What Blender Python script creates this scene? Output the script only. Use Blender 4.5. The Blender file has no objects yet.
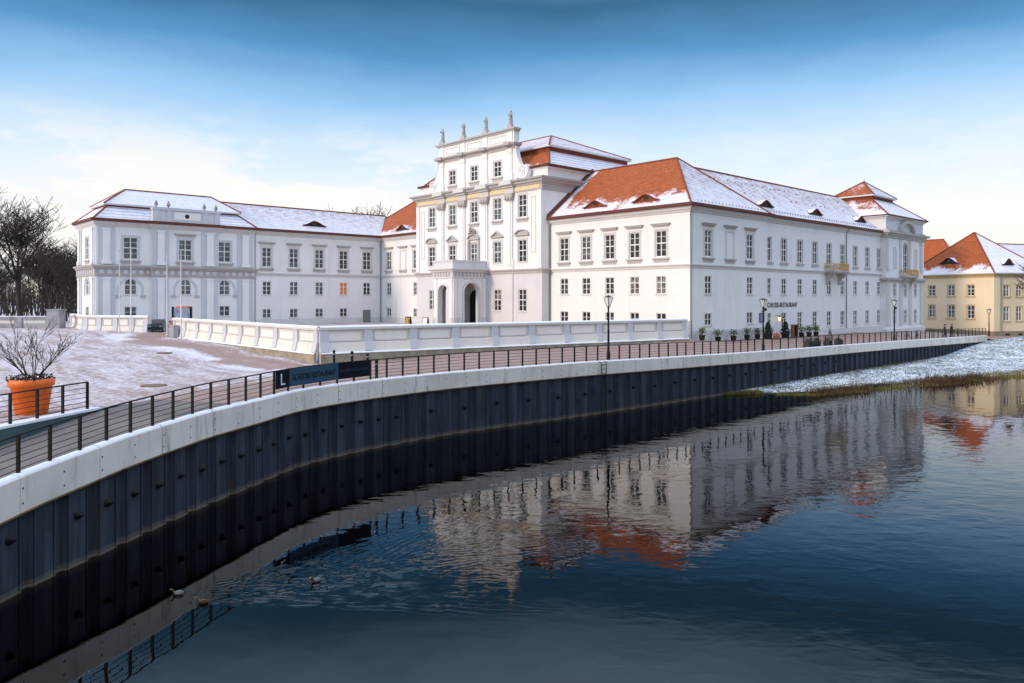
import bpy, bmesh, math, random
from mathutils import Vector, Matrix, noise as mnoise
R = math.radians
rnd = random.Random(7)
scene = bpy.context.scene
COL = scene.collection

# ------------------------------------------------------------------ camera
cam_d = bpy.data.cameras.new("camera")
cam_d.sensor_width = 36.0
cam_d.lens = 750.0 / 1024 * 36
cam_d.shift_y = -(341.5 - 297.0) / 1024
cam_d.clip_start = 0.1
cam_d.clip_end = 6000
cam = bpy.data.objects.new("camera", cam_d)
COL.objects.link(cam)
cam.location = (0, 0, 4.4)
cam.rotation_euler = (R(90), 0, 0)
scene.camera = cam

# ------------------------------------------------------------------ sky, sun, exposure
SUN_DIR = Vector((-0.80, -0.56, 0.34)).normalized()
SUN_EL = math.asin(SUN_DIR.z)
SUN_AZ = math.atan2(SUN_DIR.x, SUN_DIR.y)
world = bpy.data.worlds.new("World")
scene.world = world
world.use_nodes = True
nt = world.node_tree
nt.nodes.clear()
N = nt.nodes.new
L = nt.links.new
out = N('ShaderNodeOutputWorld')
sky = N('ShaderNodeTexSky')
sky.sky_type = 'NISHITA'
sky.sun_disc = False
sky.sun_elevation = SUN_EL
sky.sun_rotation = SUN_AZ
bg1 = N('ShaderNodeBackground')
bg1.inputs[1].default_value = 0.08
L(sky.outputs[0], bg1.inputs[0])
tc = N('ShaderNodeTexCoord')
sep = N('ShaderNodeSeparateXYZ')
L(tc.outputs['Generated'], sep.inputs[0])


def wmath(op, a, b=None, c=None):
    n = N('ShaderNodeMath')
    n.operation = op
    for i, v in enumerate((a, b, c)):
        if v is None:
            continue
        if isinstance(v, (int, float)):
            n.inputs[i].default_value = v
        else:
            L(v, n.inputs[i])
    return n.outputs[0]


mp = N('ShaderNodeMapping')
mp.inputs['Scale'].default_value = (2.2, 2.2, 7.0)
L(tc.outputs['Generated'], mp.inputs[0])
nz = N('ShaderNodeTexNoise')
nz.inputs['Scale'].default_value = 1.5
nz.inputs['Detail'].default_value = 10
nz.inputs['Roughness'].default_value = 0.55
L(mp.outputs[0], nz.inputs['Vector'])
el = wmath('ADD', sep.outputs[2], wmath('MULTIPLY', wmath('SUBTRACT', nz.outputs[0], 0.5), 0.06))
ramp = N('ShaderNodeValToRGB')
cr = ramp.color_ramp
stops = [(0.0, (0.66, 0.58, 0.52)), (0.09, (0.65, 0.62, 0.60)), (0.14, (0.55, 0.60, 0.65)), (0.20, (0.41, 0.53, 0.64)),
         (0.25, (0.21, 0.385, 0.60)), (0.305, (0.060, 0.20, 0.39)), (0.362, (0.018, 0.085, 0.17)), (0.385, (0.06, 0.15, 0.25)),
         (0.45, (0.46, 0.66, 0.92)), (0.60, (0.70, 0.83, 1.06)), (1.0, (0.94, 1.02, 1.22))]
while len(cr.elements) < len(stops):
    cr.elements.new(0.5)
for e, (p, c) in zip(cr.elements, stops):
    e.position = p
    e.color = (*c, 1)
L(el, ramp.inputs[0])
# white cloud bank low in the left half of the sky
mp2 = N('ShaderNodeMapping')
mp2.inputs['Scale'].default_value = (3.0, 3.0, 9.0)
mp2.inputs['Location'].default_value = (4.3, 1.7, 0.4)
L(tc.outputs['Generated'], mp2.inputs[0])
nz2 = N('ShaderNodeTexNoise')
nz2.inputs['Scale'].default_value = 2.1
nz2.inputs['Detail'].default_value = 11
nz2.inputs['Roughness'].default_value = 0.60
L(mp2.outputs[0], nz2.inputs['Vector'])
lowm = N('ShaderNodeMapRange')
lowm.interpolation_type = 'SMOOTHSTEP'
lowm.inputs['From Min'].default_value = 0.245
lowm.inputs['From Max'].default_value = 0.12
L(sep.outputs[2], lowm.inputs[0])
sidem = N('ShaderNodeMapRange')
sidem.interpolation_type = 'SMOOTHSTEP'
sidem.inputs['From Min'].default_value = 0.25
sidem.inputs['From Max'].default_value = -0.25
sidem.inputs['To Min'].default_value = 0.45
L(sep.outputs[0], sidem.inputs[0])
cl = N('ShaderNodeMapRange')
cl.interpolation_type = 'SMOOTHSTEP'
cl.inputs['From Min'].default_value = 0.42
cl.inputs['From Max'].default_value = 0.56
L(nz2.outputs[0], cl.inputs[0])
cf = wmath('MULTIPLY', wmath('MULTIPLY', cl.outputs[0], lowm.outputs[0]), sidem.outputs[0])
mixc = N('ShaderNodeMix')
mixc.data_type = 'RGBA'
L(cf, mixc.inputs[0])
L(ramp.outputs[0], mixc.inputs[6])
mixc.inputs[7].default_value = (0.66, 0.64, 0.615, 1)
bg2 = N('ShaderNodeBackground')
bg2.inputs[1].default_value = 1.0
L(mixc.outputs[2], bg2.inputs[0])
ms = N('ShaderNodeMixShader')
ms.inputs[0].default_value = 0.90
L(bg1.outputs[0], ms.inputs[1])
L(bg2.outputs[0], ms.inputs[2])
L(ms.outputs[0], out.inputs[0])

sun_d = bpy.data.lights.new("sun", 'SUN')
sun_d.energy = 1.5
sun_d.angle = R(10)
sun_d.color = (1.0, 0.80, 0.60)
sun = bpy.data.objects.new("sun", sun_d)
COL.objects.link(sun)
sun.rotation_euler = SUN_DIR.to_track_quat('Z', 'Y').to_euler()

scene.view_settings.view_transform = 'Standard'
scene.view_settings.look = 'None'
scene.view_settings.exposure = 0.72
scene.view_settings.gamma = 1
scene.render.engine = 'CYCLES'
scene.cycles.use_denoising = True
scene.cycles.max_bounces = 6
scene.cycles.caustics_reflective = False
scene.cycles.caustics_refractive = False


# ------------------------------------------------------------------ materials
class Mat:
    def __init__(s, name, rough=0.7, metal=0.0, spec=0.5):
        m = bpy.data.materials.new(name)
        m.use_nodes = True
        s.m = m
        s.t = m.node_tree
        s.b = s.t.nodes['Principled BSDF']
        s.b.inputs['Roughness'].default_value = rough
        s.b.inputs['Metallic'].default_value = metal
        s.b.inputs['Specular IOR Level'].default_value = spec
        s.tc = s.t.nodes.new('ShaderNodeTexCoord')
        s.geo = s.t.nodes.new('ShaderNodeNewGeometry')

    def node(s, k, **kw):
        n = s.t.nodes.new(k)
        for a, b in kw.items():
            setattr(n, a, b)
        return n

    def link(s, a, b):
        s.t.links.new(a, b)

    def math(s, op, a, b=None, clamp=False):
        n = s.node('ShaderNodeMath', operation=op, use_clamp=clamp)
        for i, v in enumerate((a, b)):
            if v is None:
                continue
            if isinstance(v, (int, float)):
                n.inputs[i].default_value = v
            else:
                s.link(v, n.inputs[i])
        return n.outputs[0]

    def pos(s, local=False):
        return s.tc.outputs['Object'] if local else s.geo.outputs['Position']

    def noise(s, scale, detail=4, rough=0.55, stretch=(1, 1, 1), local=False, dist=0.0):
        mpn = s.node('ShaderNodeMapping')
        mpn.inputs['Scale'].default_value = stretch
        s.link(s.pos(local), mpn.inputs[0])
        n = s.node('ShaderNodeTexNoise')
        n.inputs['Scale'].default_value = scale
        n.inputs['Detail'].default_value = detail
        n.inputs['Roughness'].default_value = rough
        n.inputs['Distortion'].default_value = dist
        s.link(mpn.outputs[0], n.inputs['Vector'])
        return n.outputs[0]

    def ss(s, v, lo, hi, tomin=0.0, tomax=1.0):
        n = s.node('ShaderNodeMapRange', interpolation_type='SMOOTHSTEP')
        n.inputs['From Min'].default_value = lo
        n.inputs['From Max'].default_value = hi
        n.inputs['To Min'].default_value = tomin
        n.inputs['To Max'].default_value = tomax
        s.link(v, n.inputs[0])
        return n.outputs[0]

    def mix(s, f, a, b):
        n = s.node('ShaderNodeMix', data_type='RGBA')
        if isinstance(f, (int, float)):
            n.inputs[0].default_value = f
        else:
            s.link(f, n.inputs[0])
        for i, v in ((6, a), (7, b)):
            if isinstance(v, tuple):
                n.inputs[i].default_value = (*v, 1)
            else:
                s.link(v, n.inputs[i])
        return n.outputs[2]

    def sep(s, local=False):
        n = s.node('ShaderNodeSeparateXYZ')
        s.link(s.pos(local), n.inputs[0])
        return n.outputs

    def color(s, c):
        if isinstance(c, tuple):
            s.b.inputs['Base Color'].default_value = (*c, 1)
        else:
            s.link(c, s.b.inputs['Base Color'])

    def bump(s, h, strength=0.3, dist=0.05):
        n = s.node('ShaderNodeBump')
        n.inputs['Strength'].default_value = strength
        n.inputs['Distance'].default_value = dist
        s.link(h, n.inputs['Height'])
        s.link(n.outputs[0], s.b.inputs['Normal'])


def varied(name, c, c2=None, scale=1.5, rough=0.8, metal=0.0, bump=0.0, stretch=(1, 1, 1), spec=0.4, lo=0.35, hi=0.7):
    m = Mat(name, rough, metal, spec)
    c2 = c2 or tuple(x * 0.82 for x in c)
    n = m.noise(scale, 6, 0.6, stretch)
    m.color(m.mix(m.ss(n, lo, hi), c, c2))
    if bump:
        m.bump(m.noise(scale * 8, 3), bump, 0.02)
    return m.m


def stucco(name, c, streak=0.13):
    m = Mat(name, 0.85, 0, 0.25)
    a = m.noise(0.35, 5, 0.6)
    b = m.noise(1.1, 5, 0.65, (1, 1, 0.12))
    col = m.mix(m.ss(a, 0.35, 0.75), c, tuple(x * 0.94 for x in c))
    col = m.mix(m.math('MULTIPLY', m.ss(b, 0.52, 0.78), streak * 4), col, tuple(x * k for x, k in zip(c, (0.80, 0.78, 0.74))))
    m.color(col)
    m.bump(m.noise(14, 3), 0.12, 0.01)
    return m.m


def simple(name, c, rough=0.6, metal=0.0, spec=0.5):
    m = Mat(name, rough, metal, spec)
    m.color(m.mix(m.ss(m.noise(6, 3), 0.3, 0.7), c, tuple(x * 0.8 for x in c)))
    return m.m


M = {}
M['wall'] = stucco('white_stucco', (0.80, 0.795, 0.785))
M['wall_grey'] = stucco('pale_grey_stucco', (0.66, 0.655, 0.67), 0.14)
M['plinth'] = stucco('grey_plinth', (0.67, 0.66, 0.66), 0.16)
M['pilaster'] = stucco('bluish_grey_pilaster', (0.56, 0.58, 0.62), 0.06)
M['trim'] = stucco('grey_trim', (0.47, 0.45, 0.44), 0.16)
M['trim_light'] = stucco('light_trim', (0.62, 0.61, 0.60), 0.14)
M['trim_brown'] = stucco('brownish_cornice', (0.43, 0.395, 0.38), 0.2)
M['frame'] = simple('white_window_paint', (0.85, 0.85, 0.83), 0.45)
M['gutter'] = simple('dark_red_gutter', (0.13, 0.030, 0.014), 0.6)
M['pipe'] = simple('grey_downpipe', (0.30, 0.31, 0.34), 0.45, 0.4)
M['yellow'] = varied('ochre_frieze', (0.74, 0.58, 0.32), (0.76, 0.68, 0.52), 3.0, lo=0.5, hi=0.62)
M['gold'] = simple('gilded_iron', (0.72, 0.40, 0.10), 0.45, 0.0)
M['stone'] = varied('weathered_stone', (0.40, 0.37, 0.33), (0.20, 0.18, 0.16), 3.0, bump=0.3)
M['door'] = simple('grey_painted_door', (0.22, 0.24, 0.24), 0.5)
M['dark'] = simple('dark_opening', (0.012, 0.011, 0.010), 0.7)
M['iron'] = simple('black_painted_steel', (0.008, 0.008, 0.009), 0.6, 0.0, 0.25)
M['snow'] = varied('snow_cover', (0.82, 0.83, 0.87), (0.74, 0.76, 0.83), 2.5, 0.65, bump=0.25, spec=0.3)
M['parapet'] = stucco('parapet_stucco', (0.72, 0.69, 0.63), 0.2)
M['parapet_base'] = varied('parapet_sandstone', (0.36, 0.31, 0.23), (0.22, 0.19, 0.15), 1.2, bump=0.3)
M['panel'] = stucco('parapet_panel', (0.80, 0.775, 0.72), 0.12)
M['pale_house'] = stucco('cream_yellow_stucco', (0.80, 0.67, 0.46), 0.06)
M['house_trim'] = stucco('ochre_trim', (0.52, 0.37, 0.18), 0.1)
M['house_plinth'] = stucco('brown_plinth', (0.28, 0.22, 0.16), 0.2)
M['greywall'] = varied('grey_garden_wall', (0.34, 0.35, 0.38), (0.22, 0.22, 0.25), 0.8, bump=0.2)
M['orange'] = simple('orange_planter', (0.86, 0.16, 0.008), 0.5)
M['soil'] = varied('soil', (0.03, 0.022, 0.016), None, 8)
M['teal'] = varied('dark_teal_sheet_wall', (0.055, 0.10, 0.105), (0.04, 0.075, 0.082), 1.0, 0.5)
M['bark'] = varied('bark', (0.060, 0.045, 0.036), (0.03, 0.024, 0.02), 4, 0.9)
M['twig'] = varied('twigs', (0.055, 0.036, 0.028), (0.03, 0.022, 0.018), 3, 0.9)
M['shrub_bark'] = varied('shrub_bark', (0.055, 0.042, 0.033), (0.025, 0.02, 0.017), 6, 0.9)
M['leaf'] = varied('laurel_leaf', (0.055, 0.085, 0.025), (0.10, 0.11, 0.03), 5, 0.5)
M['leaf_dark'] = varied('conifer_leaf', (0.012, 0.025, 0.014), (0.025, 0.04, 0.02), 5, 0.7)
M['pot'] = simple('black_planter', (0.018, 0.018, 0.019), 0.6)
M['wood'] = simple('brown_wood', (0.16, 0.07, 0.028), 0.6)
M['red'] = simple('red_flowers', (0.45, 0.03, 0.02), 0.6)
M['flowers'] = simple('yellow_flowers', (0.75, 0.42, 0.03), 0.6)
M['skin'] = simple('skin', (0.50, 0.30, 0.22), 0.6)
M['coat'] = simple('dark_coat', (0.015, 0.015, 0.018), 0.8)
M['coat_orange'] = simple('orange_jacket', (0.62, 0.10, 0.02), 0.8)
M['trousers'] = simple('dark_trousers', (0.02, 0.022, 0.03), 0.8)
M['hair'] = simple('dark_hair', (0.015, 0.010, 0.008), 0.7)
M['carpaint'] = simple('dark_car_paint', (0.012, 0.015, 0.018), 0.25)
M['rubber'] = simple('rubber', (0.012, 0.012, 0.012), 0.8)
M['chrome'] = simple('metal_rim', (0.45, 0.45, 0.46), 0.35, 0.8)
M['white_pole'] = simple('white_pole_paint', (0.62, 0.60, 0.57), 0.4)
M['cabinet'] = simple('grey_cabinet', (0.34, 0.36, 0.40), 0.5)
M['letters'] = simple('dark_letters', (0.05, 0.05, 0.06), 0.5)
M['banner_blue'] = simple('slate_blue_banner', (0.040, 0.085, 0.135), 0.9, 0, 0.15)
M['banner_dark'] = simple('navy_banner', (0.007, 0.011, 0.018), 0.9, 0, 0.15)
M['banner_text'] = simple('dark_navy_letters', (0.008, 0.014, 0.024), 0.9, 0, 0.15)
M['banner_text2'] = simple('muted_blue_letters', (0.04, 0.06, 0.09), 0.9, 0, 0.15)
M['white_text'] = simple('white_letters', (0.80, 0.80, 0.80), 0.6)
M['poster'] = varied('blue_grey_notice', (0.22, 0.28, 0.42), (0.10, 0.06, 0.07), 3.0, lo=0.55, hi=0.62)
M['poster_warm'] = varied('warm_poster', (0.45, 0.28, 0.06), (0.12, 0.05, 0.03), 4.0, lo=0.45, hi=0.55)
M['reed'] = varied('dead_reed', (0.10, 0.052, 0.025), (0.04, 0.022, 0.014), 1.0, 0.9)
M['moss'] = varied('olive_grass', (0.17, 0.15, 0.035), (0.08, 0.085, 0.022), 0.8, 0.9)
M['drygrass'] = varied('frosty_grass', (0.10, 0.115, 0.10), (0.06, 0.07, 0.05), 2, 0.9)
M['teal_glass'] = simple('teal_lamp_glass', (0.10, 0.30, 0.30), 0.2)


def glass(name, c, c2, rough=0.06):
    m = Mat(name, rough, 0, 0.5)
    n = m.noise(0.9, 3)
    m.color(m.mix(m.ss(n, 0.4, 0.62), c, c2))
    m.bump(m.noise(1.3, 2), 0.08, 0.03)
    return m.m


M['glass'] = glass('dark_window_glass', (0.012, 0.014, 0.016), (0.04, 0.04, 0.042))
M['glass_blind'] = glass('window_glass_with_curtain', (0.02, 0.022, 0.024), (0.22, 0.21, 0.19))
M['glass_teal'] = glass('teal_grey_window_glass', (0.045, 0.06, 0.062), (0.12, 0.15, 0.16))  # panes blotched between two teal-grey tones
m_ = Mat('lit_window_glass', 0.3)
m_.color((0.32, 0.10, 0.02))
m_.b.inputs['Emission Color'].default_value = (1.0, 0.30, 0.05, 1)
m_.b.inputs['Emission Strength'].default_value = 0.13
M['glass_lit'] = m_.m
m_ = Mat('wall_lantern_glass', 0.3)
m_.color((0.7, 0.55, 0.25))
m_.b.inputs['Emission Color'].default_value = (1.0, 0.75, 0.35, 1)
m_.b.inputs['Emission Strength'].default_value = 0.9
M['lantern_lit'] = m_.m
m_ = Mat('lantern_glass', 0.12)
m_.color((0.80, 0.82, 0.84))
m_.b.inputs['Alpha'].default_value = 0.35
M['lantern'] = m_.m


def roof(name, z0, h, bias, gain, extra=None, red=(0.42, 0.105, 0.028), thin=0.0, rows=0.55, freq=3.6):
    """clay tiles with snow lying on them: most near the eave, patchy above; rows of tiles show through"""
    m = Mat(name, 0.8, 0, 0.3)
    x, y, z = m.sep(True)
    g = m.math('SUBTRACT', 1.0, m.math('DIVIDE', m.math('SUBTRACT', z, z0), h), True)
    n = m.noise(0.42, 9, 0.68, (1, 1, 1.2), True)
    fine = m.noise(5.0, 3, 0.7, (1, 1, 0.6), True)
    v = m.math('ADD', m.math('ADD', n, bias), m.math('MULTIPLY', g, gain))
    v = m.math('ADD', v, m.math('MULTIPLY', m.math('SUBTRACT', fine, 0.5), 0.50))
    if extra:
        # snow lying along the valley against the taller wall
        e = m.ss(y, extra[0], extra[1])
        v = m.math('ADD', v, m.math('MULTIPLY', e, extra[2]))
    mask = m.ss(v, 0.42, 0.58)
    row = m.node('ShaderNodeMath', operation='FRACT')
    m.link(m.math('MULTIPLY', z, freq), row.inputs[0])
    rowline = m.ss(row.outputs[0], 0.62, 0.95)
    mottled = m.ss(m.noise(1.1, 7, 0.72, (1, 1, 0.8), True), 0.40, 0.68)
    cover = m.math('SUBTRACT', 1.0, m.math('MULTIPLY', m.math('MULTIPLY', rowline, m.math('SUBTRACT', 1.0, m.math('MULTIPLY', g, 0.75))), rows))
    cover = m.math('SUBTRACT', cover, m.math('MULTIPLY', m.math('MULTIPLY', mottled, m.math('SUBTRACT', 1.0, g, True)), thin), True)
    tn = m.noise(2.2, 6, 0.7, (1, 1, 1), True)
    tile = m.mix(m.ss(tn, 0.3, 0.72), red, tuple(c * 0.55 for c in red))
    tile = m.mix(m.math('MULTIPLY', rowline, 0.35), tile, (0.10, 0.025, 0.012))
    snow = m.mix(m.ss(m.noise(1.6, 4, 0.6, (1, 1, 1), True), 0.3, 0.7), (0.76, 0.77, 0.84), (0.64, 0.65, 0.74))
    m.color(m.mix(m.math('MULTIPLY', mask, cover), tile, snow))
    m.bump(row.outputs[0], 0.25, 0.06)
    return m.m


M['roof_snow'] = roof('snowy_tile_roof', 14.2, 5.0, 0.24, 0.4, None, (0.26, 0.085, 0.05), 0.62, 0.75)
M['roof_bare'] = roof('bare_tile_roof', 14.2, 3.3, -0.25, 0.48, (18.9, 20.2, 0.30))
M['roof_tower'] = roof('snowy_mansard', 14.2, 8.0, 0.26, 0.1, None, (0.16, 0.05, 0.03), 0.1, 1.5, 2.3)
M['roof_bare_far'] = roof('bare_tile_roof_far', 14.2, 2.2, -0.22, 0.42)
M['roof_upper'] = roof('snowy_upper_roof', 19.0, 4.0, 0.24, 0.2, None, (0.26, 0.08, 0.05), 0.45, 0.9, 2.6)
M['roof_mansard_bare'] = roof('bare_mansard', 20.9, 1.6, -0.26, 0.34)
M['roof_mansard_snow'] = roof('snowy_steep_mansard', 20.9, 12.0, 0.26, 0.1, None, (0.16, 0.05, 0.03), 0.1, 1.5, 2.3)
M['roof_pav_half'] = roof('half_melted_roof', 16.9, 3.6, -0.12, 0.26)
M['roof_house_bare'] = roof('bare_house_roof', 8.3, 2.4, -0.27, 0.48)
M['roof_house_snow'] = roof('snowy_house_roof', 8.3, 9.0, 0.34, 0.3, None, (0.30, 0.075, 0.03), 0.05)
M['tile_edge'] = simple('ridge_tile', (0.22, 0.045, 0.016), 0.8)

# ground: brick and cobble paving under patchy snow; the snow attribute says how much lies where
m_ = Mat('paving', 0.85, 0, 0.3)
at = m_.node('ShaderNodeAttribute', attribute_name='snow')
br = m_.node('ShaderNodeTexBrick')
br.inputs['Scale'].default_value = 4.5
br.inputs['Color1'].default_value = (0.40, 0.265, 0.215, 1)
br.inputs['Color2'].default_value = (0.31, 0.20, 0.165, 1)
br.inputs['Mortar'].default_value = (0.12, 0.10, 0.09, 1)
br.inputs['Mortar Size'].default_value = 0.02
mpn = m_.node('ShaderNodeMapping')
mpn.inputs['Rotation'].default_value = (0, 0, R(42.5))
m_.link(m_.pos(), mpn.inputs[0])
m_.link(mpn.outputs[0], br.inputs['Vector'])
base = m_.mix(m_.ss(m_.noise(0.6, 6, 0.65), 0.35, 0.7), br.outputs[0], (0.27, 0.19, 0.165))
mps = m_.node('ShaderNodeMapping')
mps.vector_type = 'TEXTURE'
mps.inputs['Rotation'].default_value = (0, 0, R(128))
mps.inputs['Scale'].default_value = (6.0, 1.1, 1)
m_.link(m_.pos(), mps.inputs[0])
nst = m_.node('ShaderNodeTexNoise')
nst.inputs['Scale'].default_value = 0.9
nst.inputs['Detail'].default_value = 8
nst.inputs['Roughness'].default_value = 0.68
nst.inputs['Distortion'].default_value = 0.5
m_.link(mps.outputs[0], nst.inputs['Vector'])
streak = nst.outputs[0]
fineg = m_.noise(3.2, 5, 0.75)
v = m_.math('ADD', at.outputs['Fac'], m_.math('MULTIPLY', m_.math('SUBTRACT', streak, 0.5), 1.15))
v = m_.math('ADD', v, m_.math('MULTIPLY', m_.math('SUBTRACT', fineg, 0.5), 1.7))
snowc = m_.mix(m_.ss(m_.noise(1.2, 4), 0.3, 0.7), (0.72, 0.71, 0.78), (0.58, 0.56, 0.63))
m_.color(m_.mix(m_.math('MULTIPLY', m_.ss(v, 0.20, 0.84), 0.95), base, snowc))
m_.bump(fineg, 0.4, 0.05)
M['paving'] = m_.m

m_ = Mat('ramp_asphalt', 0.85)
n1 = m_.noise(0.5, 6, 0.6)
n2 = m_.noise(9, 4, 0.7)
c_ = m_.mix(m_.ss(n1, 0.35, 0.7), (0.17, 0.145, 0.13), (0.115, 0.10, 0.095))
m_.color(m_.mix(m_.math('MULTIPLY', m_.ss(n2, 0.62, 0.75), 0.4), c_, (0.5, 0.5, 0.54)))
m_.bump(n2, 0.3, 0.02)
M['asphalt'] = m_.m

# concrete coping with drips, rust marks and board joints
m_ = Mat('coping_concrete', 0.85, 0, 0.3)
n1 = m_.noise(0.5, 6, 0.6)
n2 = m_.noise(2.2, 6, 0.7, (1, 1, 0.10))
n3 = m_.noise(0.16, 4, 0.6)
c_ = m_.mix(m_.ss(n1, 0.3, 0.7), (0.78, 0.72, 0.65), (0.66, 0.61, 0.55))
c_ = m_.mix(m_.math('MULTIPLY', m_.ss(n2, 0.52, 0.74), 0.7), c_, (0.24, 0.21, 0.17))
c_ = m_.mix(m_.math('MULTIPLY', m_.ss(n3, 0.52, 0.7), 0.35), c_, (0.36, 0.33, 0.22))
m_.color(c_)
m_.bump(m_.noise(12, 3), 0.15, 0.01)
M['concrete'] = m_.m

# tarred steel sheet piles with a pale mineral band above the water
m_ = Mat('sheet_pile_steel', 0.65, 0.0, 0.15)
x, y, z = m_.sep()
n1 = m_.noise(3.0, 6, 0.7, (1, 1, 0.07))
n2 = m_.noise(0.7, 5, 0.6)
c_ = m_.mix(m_.ss(n1, 0.35, 0.75), (0.024, 0.029, 0.042), (0.056, 0.066, 0.092))
c_ = m_.mix(m_.math('MULTIPLY', m_.ss(n2, 0.5, 0.75), 0.5), c_, (0.012, 0.014, 0.020))
c_ = m_.mix(m_.math('MULTIPLY', m_.ss(m_.noise(1.4, 7, 0.75, (1, 1, 0.4)), 0.54, 0.72), 0.55), c_, (0.050, 0.034, 0.026))
zz = m_.math('ADD', z, m_.math('MULTIPLY', m_.math('SUBTRACT', m_.noise(2.0, 4), 0.5), 0.10))
band = m_.math('MULTIPLY', m_.ss(zz, -3.36, -3.44), m_.ss(m_.noise(5, 4, 0.7, (1, 1, 0.5)), 0.25, 0.6, 0.35, 0.9))
c_ = m_.mix(m_.math('MULTIPLY', band, 0.35), c_, (0.22, 0.165, 0.12))
band2 = m_.ss(zz, -3.50, -3.55)
c_ = m_.mix(m_.math('MULTIPLY', band2, 0.5), c_, (0.20, 0.155, 0.11))
m_.color(c_)
m_.bump(n1, 0.15, 0.03)
M['pile'] = m_.m

# water: dark, glossy; wind ripples plus the spreading wakes of the ducks
DUCKS = [(178.5, 594.0), (203.0, 602.5), (316.5, 581.0)]
WZ = -3.6


def water_pt(px, py):
    Y = (4.4 - WZ) * 750 / (py - 297)
    return Vector(((px - 512) / 750 * Y, Y, WZ))


m_ = Mat('river_water', 0.0, 0, 0.5)
m_.color((0.0001, 0.00015, 0.0002))
m_.b.inputs['IOR'].default_value = 1.36
amp = m_.ss(m_.noise(0.07, 4, 0.6, (1, 1, 1)), 0.36, 0.64, 0.25, 1.0)
h1 = m_.noise(1.15, 2, 0.5, (0.75, 1.25, 1), dist=0.4)
h2 = m_.noise(2.7, 2, 0.5, (0.7, 1.3, 1), dist=0.3)
h3 = m_.noise(0.35, 2, 0.5)
x, y, z = m_.sep()
# the lee of the wall on the left lies calm
calm = m_.ss(m_.math('ADD', m_.math('MULTIPLY', x, 0.8), y), 14.0, 34.0, 0.16, 1.0)
amp = m_.math('MULTIPLY', amp, calm)
hh = m_.math('ADD', m_.math('MULTIPLY', h1, 0.0155), m_.math('MULTIPLY', h2, 0.0040))
hh = m_.math('MULTIPLY', hh, amp)
hh = m_.math('ADD', hh, m_.math('MULTIPLY', h3, 0.010))
for (px_, py_), (dx, dy) in zip(DUCKS, [(1, 0.42), (1, 0.30), (0.9, 0.75)]):
    p = water_pt(px_, py_)
    d = Vector((dx, dy)).normalized()
    # along / across the wake
    ax = m_.math('ADD', m_.math('MULTIPLY', m_.math('SUBTRACT', x, p.x), d.x), m_.math('MULTIPLY', m_.math('SUBTRACT', y, p.y), d.y))
    ay = m_.math('ABSOLUTE', m_.math('ADD', m_.math('MULTIPLY', m_.math('SUBTRACT', x, p.x), -d.y), m_.math('MULTIPLY', m_.math('SUBTRACT', y, p.y), d.x)))
    inside = m_.math('MULTIPLY', m_.ss(ax, -0.2, 0.5), m_.ss(m_.math('SUBTRACT', ay, m_.math('MULTIPLY', ax, 0.40)), 0.25, -0.10))
    inside = m_.math('MULTIPLY', inside, m_.ss(ax, 9.5, 1.0))
    inside = m_.math('MULTIPLY', inside, m_.ss(h2, 0.38, 0.62, 0.15, 1.0))
    w = m_.math('SINE', m_.math('ADD', m_.math('MULTIPLY', m_.math('SUBTRACT', m_.math('MULTIPLY', ay, 1.6), m_.math('MULTIPLY', ax, 0.75)), 14.0), m_.math('MULTIPLY', h1, 16.0)))
    hh = m_.math('ADD', hh, m_.math('MULTIPLY', m_.math('MULTIPLY', w, inside), 0.0030))
nb = m_.node('ShaderNodeBump')
nb.inputs['Strength'].default_value = 1.0
nb.inputs['Distance'].default_value = 1.0
m_.link(hh, nb.inputs['Height'])
m_.link(nb.outputs[0], m_.b.inputs['Normal'])
M['water'] = m_.m

# snowy river bank with grass blades poking through
m_ = Mat('snowy_bank', 0.8, 0, 0.3)
x, y, z = m_.sep()
n1 = m_.noise(2.6, 6, 0.75)
n2 = m_.noise(0.4, 4, 0.6)
low = m_.ss(z, -3.52, -3.66)
v = m_.math('ADD', m_.math('ADD', m_.math('MULTIPLY', n1, 1.0), m_.math('MULTIPLY', n2, 0.35)), m_.math('MULTIPLY', low, 0.22))
c_ = m_.mix(m_.ss(v, 0.58, 0.78), (0.70, 0.76, 0.86), (0.09, 0.11, 0.085))
m_.color(m_.mix(m_.math('MULTIPLY', low, m_.ss(n1, 0.4, 0.6)), c_, (0.13, 0.12, 0.035)))
m_.bump(n1, 0.6, 0.12)
M['bank'] = m_.m


# ------------------------------------------------------------------ mesh helpers
def tag(o, label=None, cat=None, group=None, kind=None):
    if label:
        o['label'] = label
    if cat:
        o['category'] = cat
    if group:
        o['group'] = group
    if kind:
        o['kind'] = kind
    return o


def empty(name, loc=(0, 0, 0), rz=0.0, label=None, cat=None, group=None):
    o = bpy.data.objects.new(name, None)
    COL.objects.link(o)
    o.location = loc
    o.rotation_euler = (0, 0, rz)
    return tag(o, label, cat, group)


def link_mesh(name, me, parent=None, loc=(0, 0, 0), rz=0.0):
    o = bpy.data.objects.new(name, me)
    COL.objects.link(o)
    o.location = loc
    o.rotation_euler = (0, 0, rz)
    if parent:
        o.parent = parent
    return o


def copy_tree(o, parent=None, loc=None, rz=None):
    c = o.copy()
    COL.objects.link(c)
    if parent:
        c.parent = parent
    if loc is not None:
        c.location = loc
    if rz is not None:
        c.rotation_euler = (0, 0, rz)
    for ch in list(o.children):
        copy_tree(ch, c)
    return c


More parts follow.
